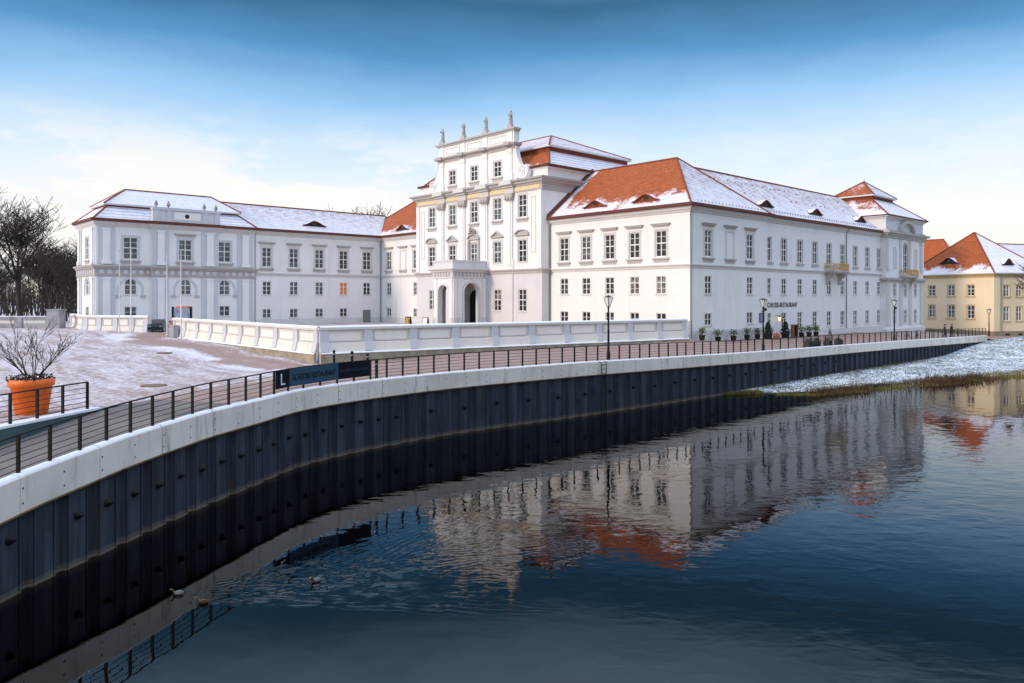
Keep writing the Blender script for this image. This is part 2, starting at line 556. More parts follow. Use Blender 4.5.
class MB:
    def __init__(s):
        s.v = []
        s.f = []
        s.mi = []
        s.sm = []

    def face(s, pts, mi=0, smooth=False):
        k = len(s.v)
        s.v += [tuple(p) for p in pts]
        s.f.append(tuple(range(k, k + len(pts))))
        s.mi.append(mi)
        s.sm.append(smooth)

    def grid(s, rows, mi=0, smooth=True, closed=False):
        k = len(s.v)
        nc = len(rows[0])
        for r in rows:
            s.v += [tuple(p) for p in r]
        for i in range(len(rows) - 1):
            for j in range(nc if closed else nc - 1):
                j2 = (j + 1) % nc
                s.f.append((k + i * nc + j, k + i * nc + j2, k + (i + 1) * nc + j2, k + (i + 1) * nc + j))
                s.mi.append(mi)
                s.sm.append(smooth)

    def box(s, x0, x1, y0, y1, z0, z1, mi=0):
        k = len(s.v)
        s.v += [(x0, y0, z0), (x1, y0, z0), (x1, y1, z0), (x0, y1, z0), (x0, y0, z1), (x1, y0, z1), (x1, y1, z1), (x0, y1, z1)]
        for q in ((0, 3, 2, 1), (4, 5, 6, 7), (0, 1, 5, 4), (1, 2, 6, 5), (2, 3, 7, 6), (3, 0, 4, 7)):
            s.f.append(tuple(k + i for i in q))
            s.mi.append(mi)
            s.sm.append(False)

    def prism(s, poly, y0, y1, mi=0, smooth=False):
        """poly in xz (seen from -y), extruded along y"""
        n = len(poly)
        s.face([(x, y0, z) for x, z in poly], mi)
        s.face([(x, y1, z) for x, z in reversed(poly)], mi)
        for i in range(n):
            a, b = poly[i], poly[(i + 1) % n]
            s.face([(a[0], y0, a[1]), (a[0], y1, a[1]), (b[0], y1, b[1]), (b[0], y0, b[1])], mi, smooth)

    def tube(s, pts, rads, n=5, mi=0, cap=True):
        pts = [Vector(p) for p in pts]
        if not isinstance(rads, (list, tuple)):
            rads = [rads] * len(pts)
        rows = []
        up = Vector((0.31, 0.17, 0.93)).normalized()
        for i, p in enumerate(pts):
            t = (pts[min(i + 1, len(pts) - 1)] - pts[max(i - 1, 0)])
            if t.length < 1e-9:
                t = Vector((0, 0, 1))
            t.normalize()
            a = t.cross(up)
            if a.length < 0.05:
                a = t.cross(Vector((1, 0, 0)))
            a.normalize()
            b = t.cross(a)
            rows.append([p + (a * math.cos(2 * math.pi * k / n) + b * math.sin(2 * math.pi * k / n)) * rads[i] for k in range(n)])
        s.grid(rows, mi, True, True)
        if cap:
            s.face(rows[0], mi)
            s.face(list(reversed(rows[-1])), mi)

    def lathe(s, prof, n=20, c=(0, 0), mi=0, smooth=True, caps=True):
        rows = [[(c[0] + r * math.cos(2 * math.pi * k / n), c[1] + r * math.sin(2 * math.pi * k / n), z) for k in range(n)] for r, z in prof]
        s.grid(rows, mi, smooth, True)
        if caps:
            if prof[0][0] > 1e-4:
                s.face(list(reversed(rows[0])), mi)
            if prof[-1][0] > 1e-4:
                s.face(rows[-1], mi)

    def torus(s, c, R_, r, axis='y', n=24, k=8, mi=0):
        rows = []
        for i in range(n + 1):
            a = 2 * math.pi * i / n
            row = []
            for j in range(k):
                b = 2 * math.pi * j / k
                q = R_ + r * math.cos(b)
                o = r * math.sin(b)
                if axis == 'y':
                    row.append((c[0] + q * math.cos(a), c[1] + o, c[2] + q * math.sin(a)))
                else:
                    row.append((c[0] + q * math.cos(a), c[1] + q * math.sin(a), c[2] + o))
            rows.append(row)
        s.grid(rows, mi, True, True)

    def mesh(s, name, mats):
        me = bpy.data.meshes.new(name)
        me.from_pydata(s.v, [], s.f)
        for m in mats if isinstance(mats, (list, tuple)) else [mats]:
            me.materials.append(m)
        me.polygons.foreach_set('material_index', s.mi)
        me.polygons.foreach_set('use_smooth', s.sm)
        me.update()
        return me

    def build(s, name, mats, parent=None, loc=(0, 0, 0), rz=0.0):
        return link_mesh(name, s.mesh(name, mats), parent, loc, rz)


def text_mesh(body, height, width, mat, depth=0.02):
    """flat lettering standing in the xz plane, centred on x, base at z = 0, facing -y"""
    cu = bpy.data.curves.new('lettering', 'FONT')
    cu.body = body
    cu.size = 1.0
    cu.extrude = 0.01
    o = bpy.data.objects.new('lettering', cu)
    COL.objects.link(o)
    dg = bpy.context.evaluated_depsgraph_get()
    me = bpy.data.meshes.new_from_object(o.evaluated_get(dg))
    bpy.data.objects.remove(o)
    xs = [v.co.x for v in me.vertices]
    ys = [v.co.y for v in me.vertices]
    zs = [v.co.z for v in me.vertices]
    x0, x1, y0, y1 = min(xs), max(xs), min(ys), max(ys)
    for v in me.vertices:
        v.co = ((v.co.x - (x0 + x1) / 2) / (x1 - x0) * width, -depth if v.co.z > 0 else 0.0, (v.co.y - y0) / (y1 - y0) * height)
    me.materials.clear()
    me.materials.append(mat)
    return me


def skin_mesh(name, verts, edges, radii, root=0, sub=2, mats=(), pick=None):
    me = bpy.data.meshes.new(name)
    me.from_pydata(verts, edges, [])
    o = bpy.data.objects.new(name, me)
    COL.objects.link(o)
    md = o.modifiers.new('s', 'SKIN')
    md.use_smooth_shade = True
    sv = me.skin_vertices[0].data
    for i, r in enumerate(radii):
        sv[i].radius = (r, r) if not isinstance(r, tuple) else r
        sv[i].use_root = (i == root)
    s2 = o.modifiers.new('b', 'SUBSURF')
    s2.levels = sub
    s2.render_levels = sub
    dg = bpy.context.evaluated_depsgraph_get()
    dg.update()
    m2 = bpy.data.meshes.new_from_object(o.evaluated_get(dg))
    m2.name = name
    bpy.data.objects.remove(o)
    m2.materials.clear()
    for m in mats:
        m2.materials.append(m)
    for p in m2.polygons:
        p.use_smooth = True
        if pick:
            p.material_index = pick(p.center)
    return m2


# ------------------------------------------------------------------ the quay line
CTRL = [(-11.5, -40), (-12.4, -10), (-13.0, 4), (-13.3, 13), (-13.25, 19.5), (-12.6, 23.5), (-11.75, 28.0), (-10.9, 31.3), (-9.2, 36.6),
        (-3.6, 43.4), (5.7, 51.0), (19.1, 62.8), (33.8, 76.3), (48.6, 89.85), (68.5, 108.1)]


def catmull(P, n=24):
    P = [Vector(p) for p in P]
    P = [2 * P[0] - P[1]] + P + [2 * P[-1] - P[-2]]
    res = []
    for i in range(1, len(P) - 2):
        for k in range(n):
            t = k / n
            p0, p1, p2, p3 = P[i - 1], P[i], P[i + 1], P[i + 2]
            res.append(0.5 * ((2 * p1) + (p2 - p0) * t + (2 * p0 - 5 * p1 + 4 * p2 - p3) * t * t + (3 * p1 - p0 - 3 * p2 + p3) * t ** 3))
    res.append(P[-2])
    return res


QL = catmull(CTRL)
QS = [0.0]
for a, b in zip(QL, QL[1:]):
    QS.append(QS[-1] + (b - a).length)
QLEN = QS[-1]


def qpos(s):
    if s >= QLEN:
        return QL[-1] + Vector((0.737, 0.676)) * (s - QLEN)
    lo, hi = 0, len(QS) - 1
    while hi - lo > 1:
        m = (lo + hi) // 2
        if QS[m] <= s:
            lo = m
        else:
            hi = m
    f = (s - QS[lo]) / (QS[hi] - QS[lo])
    return QL[lo].lerp(QL[hi], f)


def qtan(s):
    return (qpos(s + 0.4) - qpos(s - 0.4 if s > 0.4 else 0)).normalized()


def qnorm(s):  # towards the land
    t = qtan(s)
    return Vector((-t.y, t.x))


def s_of_px(px, off=0.0):
    """arc length at which the quay line (moved off metres inland) is seen in the direction px"""
    k = (px - 512) / 750
    best = None
    for s_, p in zip(QS, QL):
        if p.y > 17:
            if off:
                p = p + qnorm(s_) * off
            d = abs(p.x / p.y - k)
            if best is None or d < best[0]:
                best = (d, s_)
    return best[1]


def interp(tab, x):
    if x <= tab[0][0]:
        return tab[0][1]
    for (a, va), (b, vb) in zip(tab, tab[1:]):
        if x <= b:
            f = (x - a) / (b - a)
            return va + (vb - va) * f
    return tab[-1][1]


def s_of_y(y):
    return next(s_ for s_, p in zip(QS, QL) if p.y >= y)


ZTAB = [(0, -2.6), (s_of_y(4), -1.6), (s_of_y(15), -0.80), (s_of_y(20), -0.45), (s_of_y(24), -0.16), (s_of_y(28.5), -0.02), (s_of_y(36), 0.0), (s_of_y(50), 0.0),
        (s_of_y(62.8), -0.33), (s_of_y(84.5), -0.66), (QLEN, -1.17), (QLEN + 2.5, -1.85), (QLEN + 40, -2.0), (QLEN + 400, -2.0)]


CT = [(s_of_y(20), 1.0), (s_of_y(62), 0.86), (QLEN, 0.86)]


def qz(s):
    return interp(ZTAB, s)


TP = [(-18, 28, 0.0), (-16.3, 29, 0.0), (-20, 18, 0.05), (-30, 10, 0.05), (-38, 84, 0.0), (-42, 87, 0.2), (-50, 91, 0.35), (-60, 95, 0.45), (-14.9, 58, -0.75), (-13.5, 56, -0.7), (-20, 62, -0.55),
      (18.6, 78.6, -0.22), (2, 68, -0.35), (24, 83, -0.55), (35, 93, -0.6), (48, 105, -0.7), (60, 116, -0.9), (66, 120, -1.3), (78, 121, -2.2), (72, 113, -2.0), (90, 134, -2.2), (82, 112, -2.0), (100, 120, -2.1), (110, 130, -2.2), (-22, 124, 0.25), (-40, 108, 0.3), (0, 100, 0.25), (5, 90, 0.2), (-100, 120, 0.5),
      (-100, 60, 0.3), (-60, 40, 0.1), (-30, 45, -0.05), (-30, 65, -0.05), (-25, 30, 0.0), (-120, 0, 0.2), (0, 180, 0.3), (-80, 220, 0.6), (120, 220, -2.0), (200, 180, -2.0)]
_s = 0.0
while _s < QLEN + 120:
    p_ = qpos(_s)
    if p_.y > 27:
        TP.append((p_.x, p_.y, qz(_s)))
    _s += 6.0


def tz(x, y):
    w = 0.0
    a = 0.0
    for px_, py_, z_ in TP:
        d2 = (x - px_) ** 2 + (y - py_) ** 2 + 1.0
        k = 1.0 / (d2 * d2)
        w += k
        a += k * z_
    return a / w


# inner edge of the sloping path: 4.6 m from the quay, narrowing into the plaza
S_TIP = s_of_y(28.2)
PAR_A = Vector((-14.9, 58.0))      # front corner of the terrace parapet
PAR_B = Vector((18.4, 79.3))       # where it meets the palace
PAR_L = Vector((-37.4, 83.0))      # its end beside the entrance


def seg_dist(p, a, b):
    d = b - a
    t = max(0, min(1, (p - a).dot(d) / d.dot(d)))
    return (p - (a + d * t)).length


def snow_at(x, y):
    p = Vector((x, y))
    if y > 150 or x < -75:
        return 0.95
    base = 0.50 if y > 45 else 0.38 + 0.12 * max(0.0, min(1.0, (y - 28) / 17 + max(0.0, (-18 - x) / 8)))
    brick = 0.10
    # distance from the quay (approx.) and the cleared lane along the parapet
    dl = seg_dist(p, PAR_A, PAR_L)
    f = 1.0
    if x > -9.5:
        f = 0.0
    elif x > -14:
        f = (-9.5 - x) / 4.5
    v = brick + (base - brick) * f
    inner = (p - PAR_A).dot(Vector((0.75, 0.66)))
    if x < -6 and inner < 1.0:
        if dl < 1.6:
            v = max(v, 0.42)
        elif dl < 5.6:
            v = 0.12
        elif dl < 6.6 and y > 50:
            v = 0.98
    if x > 55:
        v = 0.35
    return v


# ------------------------------------------------------------------ ground, path, water, bank
mb = MB()
ss_list = []
s_ = 0.0
while s_ < QLEN + 420:
    ss_list.append(s_)
    y_ = qpos(s_).y
    s_ += 0.9 if 15 < y_ < 50 else (2.0 if s_ < QLEN + 10 else 12.0)
dlist = [0, 1.0, 2.2, 3.4, 4.6, 6, 7.5, 9, 10.5, 12, 13.5, 15, 17, 19, 21, 23, 25, 27, 29, 31, 33, 36, 39, 42, 45, 48, 52, 56, 60, 65, 70, 78, 88, 100, 130, 180, 280, 500, 900, 2500]
rows_plaza, rows_path = [], []
snow_vals = []
W_PATH = 4.6
for s_ in ss_list:
    p, n = qpos(s_), qnorm(s_)
    cz = qz(s_)
    tipd = (s_ - S_TIP)
    row = []
    for d in dlist:
        dd = W_PATH + d
        q = p + n * dd
        z = tz(q.x, q.y)
        if s_ < S_TIP:
            z = max(z, -0.02)
        row.append((q.x, q.y, z))
        snow_vals.append(snow_at(q.x, q.y))
    rows_plaza.append(row)
    prow = []
    for d in (0.42, 1.5, 3.0, W_PATH):
        q = p + n * d
        if s_ < S_TIP:
            z = cz - 0.03 - 0.38 * d / W_PATH * min(1, -tipd / 4.0)
        else:
            f = min(1, tipd / 2.0)
            z = (cz - 0.03) * (1 - d / W_PATH) + (d / W_PATH) * (tz(q.x, q.y) * f + (cz - 0.03) * (1 - f))
        prow.append((q.x, q.y, z))
    rows_path.append(prow)
# stitch the path edge to the plaza edge where the two are level
for i, s_ in enumerate(ss_list):
    if s_ > S_TIP + 2.0:
        rows_path[i][-1] = rows_plaza[i][0]
mb.grid(rows_plaza)
ground = mb.build('ground', M['paving'])
attr = ground.data.attributes.new('snow', 'FLOAT', 'POINT')
attr.data.foreach_set('value', snow_vals)
tag(ground, kind='structure')
mb = MB()
i_t = next(i for i, s_ in enumerate(ss_list) if s_ > S_TIP + 2.0)
mb.grid(rows_path[:i_t + 1])
tag(mb.build('ramp_path', M['asphalt']), kind='structure')
mb = MB()
mb.grid(rows_path[i_t:])
prom = mb.build('promenade', M['paving'])
attr = prom.data.attributes.new('snow', 'FLOAT', 'POINT')
attr.data.foreach_set('value', [0.12 if k % 4 else 0.30 for k in range(len(prom.data.vertices))])
tag(prom, kind='structure')

# low teal wall between the sloping path and the plaza, snow on top
mb = MB()
tr, ts = [], []
for s_, row, prow in zip(ss_list, rows_plaza, rows_path):
    if s_ <= S_TIP + 0.9 and qpos(s_).y > 2:
        n = qnorm(s_)
        q = Vector(row[0][:2])
        a, b = q - n * 0.02, q - n * 0.02
        tr.append([(a.x, a.y, prow[-1][2] - 0.1), (a.x, a.y, row[0][2] + 0.03)])
        c = q + n * 0.5
        ts.append([(a.x - n.x * 0.03, a.y - n.y * 0.03, row[0][2] + 0.0), (a.x - n.x * 0.03, a.y - n.y * 0.03, row[0][2] + 0.08), (c.x, c.y, row[0][2] + 0.07), (c.x, c.y, row[0][2] - 0.05)])
mb.grid(tr, 0, False)
mb.grid(ts, 1, False)
tag(mb.build('retaining_wall', [M['teal'], M['snow']]), 'low dark teal retaining wall tapering along the sloping path, snow strip on top', 'retaining wall')

mb = MB()
mb.face([(-400, -300, WZ), (900, -300, WZ), (900, 500, WZ), (-400, 500, WZ)])
tag(mb.build('water', M['water']), kind='structure')

# river bank below the far end of the quay
S0 = s_of_y(60.5)
BT = [(0, -3.62), (3, -3.44), (22, -3.26), (46, -3.22), (53, -3.1), (61, -2.5), (69, -2.0), (75, -1.95), (110, -2.0), (600, -2.0)]
BO = [(0, 0.2), (2, 0.8), (3.4, 2.2), (6, 5.2), (15, 8.0), (26.6, 11.2), (33, 13.2), (65, 24), (150, 46), (600, 90)]
mb = MB()
rows = []
t_ = 0.0
while t_ < 560:
    s_ = S0 + t_
    p, n = qpos(s_), qnorm(s_)
    zt = interp(BT, t_) if s_ < QLEN else min(interp(BT, t_), qz(s_) - 0.05)
    w = interp(BO, t_)
    row = []
    for k in range(15):
        f = k / 14
        off = 0.42 - f * (w + 0.9)
        q = p + n * off
        zz = zt + (WZ - 0.25 - zt) * (f ** 1.25)
        if 0 < k < 14:
            zz += 0.10 * mnoise.noise(Vector((q.x * 0.7, q.y * 0.7, 3.1))) * min(1, w / 4)
        row.append((q.x, q.y, zz))
    rows.append(row)
    t_ += 1.2 if t_ < 95 else 12
mb.grid(rows)
tag(mb.build('river_bank', M['bank']), kind='structure')


def bank_pt(t, f):
    s_ = S0 + t
    p, n = qpos(s_), qnorm(s_)
    w = interp(BO, t)
    q = p + n * (0.42 - f * (w + 0.9))
    zt = interp(BT, t)
    return Vector((q.x, q.y, zt + (WZ - 0.25 - zt) * (f ** 1.25)))


def blades(name, mat, cnt, fn, hlo, hhi, wid, lean):
    b = MB()
    r = random.Random(hash(name) % 999 if False else len(name) * 13)
    for _ in range(cnt):
        p = fn(r)
        if p is None:
            continue
        h = r.uniform(hlo, hhi)
        a = r.uniform(0, 6.283)
        dx, dy = math.cos(a), math.sin(a)
        l = r.uniform(0.1, lean) * h
        la = r.uniform(0, 6.283)
        t1 = p + Vector((math.cos(la) * l * 0.35, math.sin(la) * l * 0.35, h * 0.6))
        t2 = p + Vector((math.cos(la) * l, math.sin(la) * l, h * r.uniform(0.75, 1.0)))
        o = Vector((dx, dy, 0)) * wid * 0.5
        b.face([p - o, p + o, t1 + o * 0.7, t1 - o * 0.7])
        b.face([t1 - o * 0.7, t1 + o * 0.7, t2])
    return tag(b.build(name, mat), kind='stuff')


def reedp(r):
    t = r.uniform(5, 32)
    cl_ = mnoise.noise(Vector((t * 0.35, 1.3, 0)))
    if cl_ < -0.08 and r.random() < 0.85:
        return None
    if t < 18 and r.random() < 0.55:
        return None
    return bank_pt(t, 0.85 + r.gauss(0, 0.06)) - Vector((0, 0, 0.05))


def mossp(r):
    t = r.uniform(0.5, 40) if r.random() < 0.75 else r.uniform(0.5, 15)
    return bank_pt(t, (0.88 if t > 4 else 0.5) + r.gauss(0, 0.05)) - Vector((0, 0, 0.03))


def mossp2(r):
    t = r.uniform(1, 46)
    return bank_pt(t, abs(r.gauss(0.02, 0.04))) - Vector((0, 0, 0.03))


def frostp(r):
    return bank_pt(r.uniform(3, 95), r.uniform(0.02, 0.8))


blades('reeds', M['reed'], 4200, reedp, 0.40, 1.25, 0.06, 1.0)
blades('bank_grass', M['moss'], 9500, mossp, 0.14, 0.45, 0.07, 0.9)
blades('wall_foot_grass', M['moss'], 1500, mossp2, 0.10, 0.26, 0.06, 0.8)
blades('frosty_grass', M['drygrass'], 9000, frostp, 0.08, 0.22, 0.035, 0.9)

# ------------------------------------------------------------------ quay wall
quay = empty('quay_wall', (0, 0, 0), 0, 'long curved quay wall of dark sheet piles under a pale concrete coping', 'quay wall')
P_ = 1.24
mb = MB()
rows = []
s_ = s_of_y(2)
while s_ < QLEN + 0.5:
    for (ds, o) in ((0, 0.0), (0.74, 0.0), (0.84, 0.13), (1.14, 0.13)):
        q = qpos(s_ + ds) + qnorm(s_ + ds) * (0.12 + o)
        rows.append([(q.x, q.y, -4.6), (q.x, q.y, -3.0), (q.x, q.y, -2.0), (q.x, q.y, qz(s_ + ds) - interp(CT, s_) + 0.1)])
    s_ += P_
mb.grid(rows, 0, False)
mb.build('sheet_piling', M['pile'], quay)
# interlock bars down the pile joints
mb = MB()
s_ = s_of_y(2)
while s_ < QLEN:
    for ds in (0.02, 0.74):
        q = qpos(s_ + ds) + qnorm(s_ + ds) * 0.10
        mb.tube([(q.x, q.y, -4.2), (q.x, q.y, qz(s_) - interp(CT, s_) + 0.05)], 0.025, 4, 0, False)
    s_ += P_
mb.build('interlock_ribs', M['pile'], quay)
# coping blocks with open joints
mb = MB()
ms_ = MB()
s_ = s_of_y(2)
kk = 0
while s_ < QLEN:
    e_ = min(s_ + 3.0, QLEN)
    g = 0.03 if kk % 4 == 0 else 0.008
    prof = lambda a, z: [(0.0, z - interp(CT, a)), (0.0, z - 0.02), (0.03, z), (0.45, z), (0.45, z - interp(CT, a))]
    rr, rs = [], []
    for k in range(5):
        a = s_ + g + (e_ - s_ - 2 * g) * k / 4
        p, n, z = qpos(a), qnorm(a), qz(a)
        rr.append([((p + n * o).x, (p + n * o).y, zz) for o, zz in prof(a, z)])
        j = 0.03 * mnoise.noise(Vector((a * 1.3, 0, 5)))
        rs.append([((p + n * o).x, (p + n * o).y, z + zz) for o, zz in ((0.03 + abs(j), 0.004), (0.07 + abs(j), 0.05), (0.30 + j, 0.055 + j * 0.5), (0.43, 0.012))])
    mb.grid(rr, 0, False, True)
    mb.face(rr[0])
    mb.face(list(reversed(rr[-1])))
    ms_.grid(rs)
    s_ = e_
    kk += 1
mb.build('coping', M['concrete'], quay)
ms_.build('snow_cap', M['snow'], quay)
# formwork tie holes
mb = MB()
s_ = s_of_y(12)
while s_ < s_of_y(58):
    for ds, dz in ((0.7, -0.32), (2.2, -0.32), (0.7, -0.72), (2.2, -0.72)):
        p, n, t = qpos(s_ + ds), qnorm(s_ + ds), qtan(s_ + ds)
        c = p - n * 0.004
        z = qz(s_ + ds) + dz
        mb.face([(c.x + t.x * 0.032 * math.cos(a), c.y + t.y * 0.032 * math.cos(a), z + 0.032 * math.sin(a)) for a in [k * math.pi / 4 for k in range(8)]])
    s_ += 3.0
mb.build('tie_holes', M['dark'], quay)
# dark seam under the coping and rusty drip edge
mb = MB()
rows = []
s_ = s_of_y(2)
while s_ < QLEN:
    p, n, z = qpos(s_), qnorm(s_), qz(s_)
    rows.append([((p + n * o).x, (p + n * o).y, z + 1.0 - interp(CT, s_) + dz) for o, dz in ((-0.012, -0.96), (-0.012, -1.015), (0.2, -1.015))])
    s_ += 1.0
mb.grid(rows, 0, False)
mb.build('drip_edge', varied('rusty_drip_edge', (0.20, 0.13, 0.055), (0.10, 0.07, 0.03), 2), quay)
# anchor heads
mbb = MB()
mbb.lathe([(0.0, -0.16), (0.06, -0.16), (0.06, -0.05), (0.13, -0.05), (0.13, 0.0), (0.14, 0.0), (0.15, 0.06)], 10)
am = mbb.mesh('anchor_head', M['iron'])
am.transform(Matrix.Rotation(R(-90), 4, 'X'))
s_ = s_of_y(2)
i = 0
cnt = 0
while s_ < s_of_y(76) and cnt < 70:
    y_ = qpos(s_).y
    if y_ > 14 and ((y_ < 22.5 and i % 2 == 0) or (22.5 <= y_ < 41) or (y_ >= 41 and i % 2 == 0)):
        a = s_ + 0.38
        q = qpos(a) + qnorm(a) * 0.10
        t = qtan(a)
        link_mesh('anchor_head', am, quay, (q.x, q.y, -2.05 + rnd.uniform(-0.05, 0.05)), math.atan2(t.y, t.x))
        cnt += 1
    s_ += P_
    i += 1

# ladder down the wall
sl = s_of_px(600)
p, t = qpos(sl), qtan(sl)
lad = empty('ladder', (p.x, p.y, qz(sl)), math.atan2(t.y, t.x), 'black steel ladder fixed to the quay wall below the lamp post', 'ladder')
for sx in (-0.24, 0.24):
    mb = MB()
    mb.tube([(sx, 0.1, 0.02), (sx, -0.16, -0.02), (sx, -0.16, -3.7)], 0.03, 6)
    mb.build('rail', M['iron'], lad)
for k in range(12):
    mb = MB()
    mb.tube([(-0.24, -0.16, -0.2 - 0.3 * k), (0.24, -0.16, -0.2 - 0.3 * k)], 0.02, 5)
    mb.build('rung', M['iron'], lad)


# ------------------------------------------------------------------ railings
def railing(name, fpos, s0, s1, step, label, maxp=100, base=None):
    p0 = fpos(s0)
    root = empty(name, p0, 0, label, 'railing')
    pm = MB()
    pm.box(-0.038, 0.038, -0.04, 0.04, 0.0, 1.06)
    pm.box(-0.06, 0.06, -0.07, 0.07, 0.0, 0.02)
    pmesh = pm.mesh('post', M['iron'])
    ss = [s0]
    while ss[-1] < s1 - 0.4:
        ss.append(ss[-1] + step(ss[-1]))
    ss = ss[:maxp]
    pts = []
    for s_ in ss:
        q = fpos(s_)
        q2 = fpos(s_ + 0.2)
        a = math.atan2(q2.y - q.y, q2.x - q.x)
        link_mesh('post', pmesh, root, q - p0, a)
        pts.append(q)
    for z, r in ((1.06, 0.028), (0.84, 0.012), (0.66, 0.012), (0.48, 0.012), (0.30, 0.012), (0.13, 0.012)):
        b = MB()
        path = []
        for s_a, s_b in zip(ss, ss[1:]):
            path.append(fpos(s_a) - p0 + Vector((0, 0, z)))
        path.append(fpos(ss[-1]) - p0 + Vector((0, 0, z)))
        b.tube(path, r, 5)
        b.build('top_rail' if z > 1 else 'wire_rail', M['iron'], root)
    return ss


def fq(s_):
    p = qpos(s_) + qnorm(s_) * 0.26
    return Vector((p.x, p.y, qz(s_) + 0.02))


FS0 = s_of_y(16.0)
S274 = s_of_px(274, 0.26)
FS0 = S274 - 1.12 * 15
fss = railing('quay_railing', fq, FS0, QLEN - 0.2, lambda s_: 1.12 if s_ < s_of_y(64) else 1.5, 'long black steel railing with thin wires on the quay coping')


def fr(s_):
    p = qpos(s_) + qnorm(s_) * (W_PATH + 0.2)
    return Vector((p.x, p.y, 0.05))


S_E = S_TIP - 0.3
railing('ramp_railing', fr, S_E - 1.12 * 9, S_E, lambda s_: 1.12, 'short black steel railing above the low teal wall by the orange planter')

# banner boards tied to the railing
ban = empty('banner', fq(S274), 0, 'dark blue restaurant banner of three boards tied to the quay railing', 'banner')
b0 = fq(S274)


def board(sa, sb, mat, name, txt=None, tm=None, tw=0.8, th=0.5, label=None):
    a = fq(sa) - b0
    c = fq(sb) - b0
    n = qnorm((sa + sb) / 2)
    off = Vector((-n.x, -n.y, 0)) * 0.09
    a, c = a + off, c + off
    ln = (c - a).xy.length
    ang = math.atan2(c.y - a.y, c.x - a.x)
    slope = (c.z - a.z) / ln
    b = MB()
    for y0, y1 in ((0, 0.02),):
        b.prism([(0.004, 0.24), (ln - 0.004, 0.24 + slope * ln), (ln - 0.004, 1.06 + slope * ln), (0.004, 1.06)], y0, y1)
    o = b.build(name, mat, ban, a, ang)
    if txt:
        me = text_mesh(txt, th, ln * tw, tm, 0.012)
        link_mesh('lettering', me, o, (ln / 2, -0.003, 0.65 - th / 2 + slope * ln / 2), 0)
    return o


board(S274, S274 + 1.12, M['banner_dark'], 'board', 'L', M['white_text'], 0.30, 0.52)
board(S274 + 1.12, S274 + 1.12 * 4, M['banner_blue'], 'board', 'SCHLOSS RESTAURANT', M['banner_text'], 0.88, 0.26)
board(S274 + 1.12 * 4, s_of_px(369, 0.26), M['banner_dark'], 'board', 'Landhaus & Lounge', M['banner_text2'], 0.88, 0.24)


# ------------------------------------------------------------------ street lamps
def lamp(loc, h, label, head=1.0, arm=False):
    root = empty('street_lamp', loc, R(42.5), label, 'street lamp', 'lamp posts along the quay')
    b = MB()
    b.lathe([(0.13, 0), (0.13, 0.5), (0.11, 0.62), (0.095, 0.7), (0.08, 0.95), (0.075, h * 0.45), (0.095, h * 0.46), (0.07, h * 0.47), (0.06, h - 0.85), (0.07, h - 0.83), (0.05, h - 0.78)], 12)
    b.build('pole', M['iron'], root)
    hd = MB()
    for k in range(4):
        a = math.pi / 4 + k * math.pi / 2
        c_, s__ = math.cos(a), math.sin(a)
        hd.tube([(0.10 * c_, 0.10 * s__, h - 0.78), (0.34 * head * c_, 0.34 * head * s__, h - 0.10)], 0.024, 4)
    hd.lathe([(0.16, h - 0.80), (0.10, h - 0.74)], 4)
    lo = hd.build('lantern', M['iron'], root)
    g = MB()
    rows = [[(r * math.cos(math.pi / 4 + k * math.pi / 2), r * math.sin(math.pi / 4 + k * math.pi / 2), z) for k in range(4)] for r, z in ((0.10, h - 0.75), (0.325 * head, h - 0.11))]
    g.grid(rows, 0, False, True)
    g.build('glass', M['lantern'], lo)
    bl = MB()
    bl.lathe([(0.0, h - 0.74), (0.05, h - 0.7), (0.07, h - 0.5), (0.05, h - 0.36), (0.0, h - 0.33)], 8)
    bl.build('lamp_bulb', M['white_text'], lo)
    c = MB()
    c.lathe([(0.37 * head, h - 0.10), (0.38 * head, h - 0.06), (0.12, h + 0.0), (0.03, h + 0.05), (0.0, h + 0.06)], 4, smooth=False)
    c.build('cap', M['iron'], root)
    if arm:
        a = MB()
        a.tube([(-0.3, 0, h - 1.15), (0.3, 0, h - 1.15)], 0.03, 6)
        a.build('crossbar', M['iron'], root)
        s2 = MB()
        s2.lathe([(0.0, -0.1), (0.12, -0.08), (0.15, 0.05), (0.08, 0.16), (0.0, 0.18)], 10)
        s2.build('spotlight', M['leaf_dark'], root, (0.28, -0.05, h - 1.0))
    return root


for px_, h_, lab, arm_ in ((607, 4.55, 'tall lamp post in front of the cream palace front, above the quay ladder', False),
                           (763, 4.65, 'lamp post with a spotlight on it, left of the restaurant lettering', True),
                           (893, 4.8, 'lamp post standing before the end pavilion of the palace', True)):
    s_ = s_of_px(px_, 0.6)
    q = qpos(s_) + qnorm(s_) * 0.6
    lamp((q.x, q.y, qz(s_) - 0.02), h_, lab, 1.0, arm_)
lamp((989 - 512) / 750 * 113 * Vector((1, 0, 0)) + Vector((0, 113, -1.45)), 4.05, 'small far lamp post at the corner of the yellow house', 1.0)

# ------------------------------------------------------------------ the palace frame
CX, CY = 18.99, 80.0
TH = math.atan2(0.676, 0.737)
palace = empty('palace', (CX, CY, 0), TH, 'long white baroque palace with snow dusted red tile roofs', 'palace')
UX, UY = 0.737, 0.676


def ab_world(a, b, z=0.0):
    return Vector((CX + a * UX - b * UY, CY + a * UY + b * UX, z))


class Plane:
    """a facade: origin and left-to-right direction as seen from outside; outside is -y of the local frame"""

    def __init__(s, o, d):
        s.o, s.d = Vector(o), Vector(d).normalized()
        s.ang = math.atan2(s.d.y, s.d.x)
        s.n = Vector((s.d.y, -s.d.x))

    def loc(s, x, z, out=0.0):
        q = s.o + s.d * x + s.n * out
        return (q.x, q.y, z)

    def put(s, name, me, parent, x, z, out=0.0):
        return link_mesh(name, me, parent, s.loc(x, z, out), s.ang)


